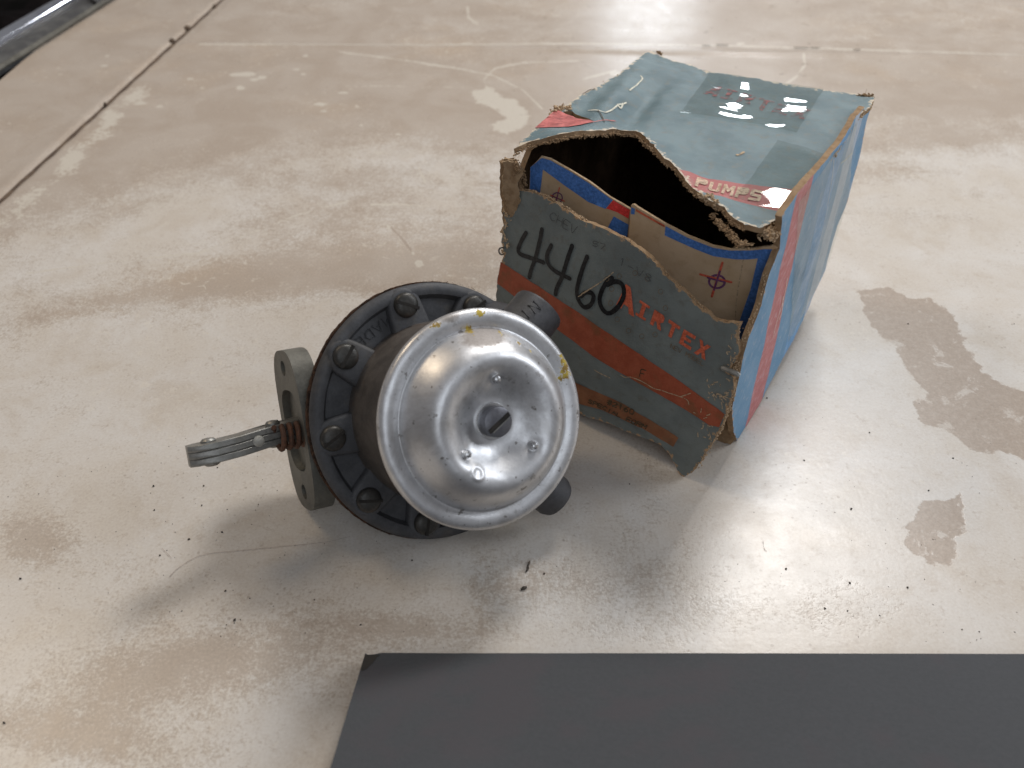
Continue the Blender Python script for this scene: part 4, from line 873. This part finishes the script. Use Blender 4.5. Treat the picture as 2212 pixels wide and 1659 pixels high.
# inlet and outlet
def port(name, ang, z, r, r0, r1, mat, rnd_=.15, tilt=0.0):
    e = unit(pol(ang, 1)+np.array([0, 0, tilt])); o_ = np.array([0, 0, z])
    prof = [(r*1.25, r0), (r*1.08, r0+.5), (r, r0+1.1), (r, r1-rnd_), (r-rnd_*.3, r1-rnd_*.3), (r-rnd_, r1), (r*.45, r1), (r*.42, r1-.5), (.02, r1-.5)]
    return MB().lathe(prof, 48, o_, e).build(name, mat, pump)
inp = port('inlet_port', 50, 1.7, 1.0, 1.8, 5.25, M['cast_in'])
e = unit(pol(50, 1)); tt2 = np.array([-e[1], e[0], 0]); zz_ = np.array([0, 0, 1.])
def on_cyl(p):
    q = (p@tt2); ax_ = p@e; ang = q/1.0; return e*ax_+tt2*math.sin(ang)*1.01+zz_*(1.7+math.cos(ang)*1.01)
letters3d('IN', e*4.15+tt2*.45, unit(e*.9-tt2*.2), unit(tt2+e*.25)*-1*-1, .42, .26, .16, M['cast_in'], inp, r=.024, fn=on_cyl)
MB().lathe([(1.45, -.2), (1.3, .7), (1.1, 1.2)], 32, (pol(50, 3.7, 0))).build('inlet_boss', M['cast_in'], pump)
port('outlet_port', -37, 1.9, .82, 2.0, 5.45, M['cast_in'], .32)
port('hidden_port', 175+180, .6, .6, 2.0, 4.6, M['cast_in'])
# rocker body and mounting flange, rolled 9 degrees
ro = math.radians(11); m_ = np.array([-math.cos(ro), -math.sin(ro), 0]); k_ = np.array([-math.sin(ro), math.cos(ro), 0]); z_ = np.array([0, 0, 1.])
mb = MB(); rings = []
for q, ry, rz, zc in [(0, 2.1, 1.3, -2.3), (1.5, 2.1, 1.3, -2.5), (3.0, 1.9, 1.3, -2.6), (4.0, 1.75, 1.4, -2.7), (4.5, 1.8, 1.5, -2.7)]:
    rings.append([m_*q+k_*ry*math.cos(a)+z_*(zc+rz*math.sin(a)) for a in [2*math.pi*j/24 for j in range(24)]])
mb.ring_loft(rings); mb.build('rocker_housing', M['zinc'], pump)
PM, PZ = 4.0, -2.55; HL, HW = 3.05, 1.75
def oval(hl, hw, n=48, notch=False):
    P = []
    for i in range(n):
        a = 2*math.pi*i/n; c_, s_ = math.cos(a), math.sin(a); x = hl*math.copysign(abs(c_)**.55, c_); y = hw*math.copysign(abs(s_)**.66, s_)
        if notch and s_ > 0: y -= .55*math.exp(-((x-.60)/.36)**4)
        P.append((x, y))
    return P
def plate(t0, t1, notch):
    out_ = oval(HL, HW, 140, notch); hole = oval(1.55, 1.18, 32); h1 = [(2.38+.30*math.cos(a), .34*math.sin(a)) for a in np.linspace(0, 2*math.pi, 15)[:-1]]; h2 = [(-x, y) for x, y in h1]
    v2, f = fill([out_, hole, h1, h2]); n = len(v2); V = [m_*t0+k_*a+z_*(b+PZ) for a, b in v2]+[m_*t1+k_*a+z_*(b+PZ) for a, b in v2]
    cnt = {}; FF = []
    for q in f:
        a, b, c = [v2[i] for i in q[:3]]
        if (b[0]-a[0])*(c[1]-a[1])-(b[1]-a[1])*(c[0]-a[0]) < 0: q = q[::-1]
        FF.append(q)
        for i in range(len(q)): cnt[(q[i], q[(i+1) % len(q)])] = 1
    F = [tuple(q) for q in FF]+[tuple(i+n for i in q[::-1]) for q in FF]+[(b, a, a+n, b+n) for (a, b) in cnt if (b, a) not in cnt]
    return V, F
mb = MB(); mb.add(*plate(PM, PM+.60, True)); mb.add(*plate(PM+.602, PM+.78, False)); mb.build('mounting_flange', M['zinc'], pump, angle=30)
# three-leaf rocker arm
lev = []
def leaf(k0, k1, grow=0):
    path = [(3.0, -2.5, .55), (4.6, -2.35, .55), (5.9, -2.1, .50), (6.9, -1.9, .46), (7.7, -1.85, .48), (8.45, -1.9, .42), (8.7, -1.95, .25)]
    up_ = [(a, b+w_+grow) for a, b, w_ in path]; dn_ = [(a, b-w_-grow) for a, b, w_ in path][::-1]; P = up_+dn_
    ins = [(a+(0), b) for a, b in P]
    def kk(a): return .10-.02*(a-5)-.10*(1/(1+math.exp(-(a-6.4)*3)))
    r_ = []
    for k, sh in ((k0, .03), (k0+.03, 0), (k1-.03, 0), (k1, .03)):
        r_.append([m_*(a-(sh if a > 9 else 0))+k_*(k+kk(a))+z_*(b-math.copysign(sh, b+2.1)) for a, b in P])
    return MB().ring_loft(r_)
for i, (a, b) in enumerate([(-.37, -.13), (-.12, .12), (.13, .37)]): leaf(a, b).build('lever_leaf', M['lever'], pump, angle=40)
for mm, zz2 in ((7.95, -1.86), (5.6, -2.1)):
    MB().lathe([(.27, .3), (.27, .42), (.20, .49), (.01, .52)], 18, m_*mm+z_*zz2+k_*(.10-.02*(mm-5)-(.1 if mm > 6.4 else 0)), k_).build('lever_rivet', M['lever'], pump)
    MB().lathe([(.31, .3), (.30, .42), (.20, .49), (.01, .51)], 18, m_*mm+z_*zz2+k_*(.10-.02*(mm-5)-(.1 if mm > 6.4 else 0)), -k_).build('lever_rivet', M['lever'], pump)
mb = MB(); R = random.Random(5)
mb.lathe([(.01, -.06), (.18, -.05), (.21, 0), (.14, .05), (.01, .06)], 11, m_*6.3+z_*-1.50+k_*.02, z_); mb.build('weld_spot', M['rivet'], pump).data.materials[0] = m_simple('weld', (.36, .35, .31), .6, .3, (.45, .44, .4), 300, .6)
pts = [m_*(4.35+1.35*t)+k_*(-.02+.42*math.cos(t*2*math.pi*5.0))+z_*(-1.45+.36*math.sin(t*2*math.pi*5.0)) for t in np.linspace(0, 1, 90)]
MB().tube(pts, .095, 8).build('return_spring', M['rust'], pump)
print('pump', round(time.time()-T0, 1))

# ------------------------------------------------------------------ the grey board at lower right
bn = math.radians(26.5)
q0 = ground((789, 1411), .45)
bu = np.array([1., 0, 0]); bv = np.array([0, -math.cos(bn), math.sin(bn)]); bfr = Frame(q0, bu, bv)
if bfr.n[2] < 0: bfr.n = -bfr.n
o_b = [(0, .28), (.05, .12), (.16, .30), (.34, .34), (.50, .12), (.75, .02), (1.2, 0), (6, 0), (22, .04), (30, .04), (30, 17), (0, 17)]
# the uneven bit of the far left corner is a crushed, darker nick
o_b = [(0, .0), (.10, .10), (.30, .07), (.52, -.03), (1.1, -.02), (3, 0), (12, .0), (30, .08), (30, 14), (0, 14)]
bd = root('grey_board', 'plain dark grey board with a crushed corner, sloping up out of the lower right corner', 'board', tuple(q0))
sh = sheet('face', bfr, [(a, b) for a, b in o_b], .35, [M['board'], M['board'], M['board']], bd, .5, .01, [], 1.5, 40)
decal('crushed_corner', bfr, [[(.02, .14), (.22, .13), (.50, .10), (.42, .30), (.36, .62), (.22, .95), (.08, 1.1), (-.0, .8)]], M['board_scuff'], bd, .012, .3, .03, .1)

# ------------------------------------------------------------------ dirt
mb = MB(); R = random.Random(11)
def crumb(px, r, el=1.0):
    c = ground(px); a = R.random()*6.28; d = np.array([math.cos(a), math.sin(a), 0]); p = np.array([c[0], c[1], r*.5])
    mb.tube([p-d*r*el, p+np.array([R.gauss(0, .2)*r, R.gauss(0, .2)*r, .2*r]), p+d*r*el], [r*.4, r, r*.35], 5)
for x, y in [(480, 1150), (437, 1092), (410, 1165), (345, 1200), (541, 1293), (487, 1277), (505, 1340), (490, 1350), (888, 1211), (1358, 1046), (335, 1102), (560, 1090), (700, 1050), (640, 1030), (780, 1350), (680, 1296), (1880, 935), (1735, 995), (1655, 860), (1840, 1100), (1700, 1230),
             (1900, 1330), (1835, 1260), (2080, 1360), (2115, 1365), (2005, 1060), (1960, 1270), (45, 1250), (8, 1562), (1780, 1315), (1830, 1320), (330, 1050), (440, 1050), (470, 1010), (600, 1060), (1960, 700), (2060, 990), (2190, 700), (1175, 1240)]: crumb((x+R.uniform(-2, 2), y), R.uniform(.020, .044), R.uniform(.8, 1.4))
for _ in range(420):
    x = R.choice([R.gauss(560, 230), R.gauss(560, 260), R.gauss(1750, 300), R.uniform(0, 2212)]); y = R.uniform(900, 1400) if x < 1350 else R.uniform(820, 1390)
    if -50 < x < 2250: crumb((x, y), R.uniform(.005, .015), R.uniform(.8, 2.4))
o = mb.build('crumbs', M['crumb'], None, angle=None); o['kind'] = 'stuff'; o['label'] = 'dark specks and crumbs of dirt scattered over the worn paint'
def flake(px, pts, r, label):
    c = ground(px); mb = MB(); mb.tube([np.array([c[0]+a, c[1]+b, .04+z]) for a, b, z in pts], r, 6); o = mb.build('dirt_flake', M['crumb'], None, org=(c[0], c[1], 0), angle=50); o['label'] = label; o['category'] = 'flake'
flake((1142, 1226), [(.05, .28, .0), (.02, .15, .05), (-.03, .02, .02), (-.02, -.08, .04), (-.10, -.22, .0)], [.02, .045, .03, .05, .03], 'thin dark curled sliver of dirt, above the darker round flake below the bowl')
flake((1131, 1273), [(-.10, -.05, .0), (0, 0, .03), (.11, .06, .0)], [.03, .075, .04], 'small dark round flake of dirt, below the thin sliver')
# hairline scratches in the pale paint
hf = Frame((0, 0, .02), (1, 0, 0), (0, 1, 0), (0, 0, 1)); M['hair'] = m_ink('hairline', (.40, .34, .30), .6, .6, 400)
o = strokes('hairline_scratch', hf, [[tuple(ground(p)[:2]) for p in q] for q in [[(366, 1247), (385, 1228), (420, 1206), (455, 1196), (520, 1190), (600, 1182), (700, 1172), (755, 1160)], [(350, 1185), (370, 1205)], [(1648, 1170), (1650, 1185), (1656, 1192)]]], .020, M['hair'], None, .003); o['kind'] = 'stuff'
o['label'] = 'fine grey hairline scratches curving below the pump'
for o in bpy.data.objects:
    if '_o' in o.keys(): del o['_o']
print('total', round(time.time()-T0, 1), 'tris', sum(len(o.data.polygons) for o in bpy.data.objects if o.type == 'MESH'))
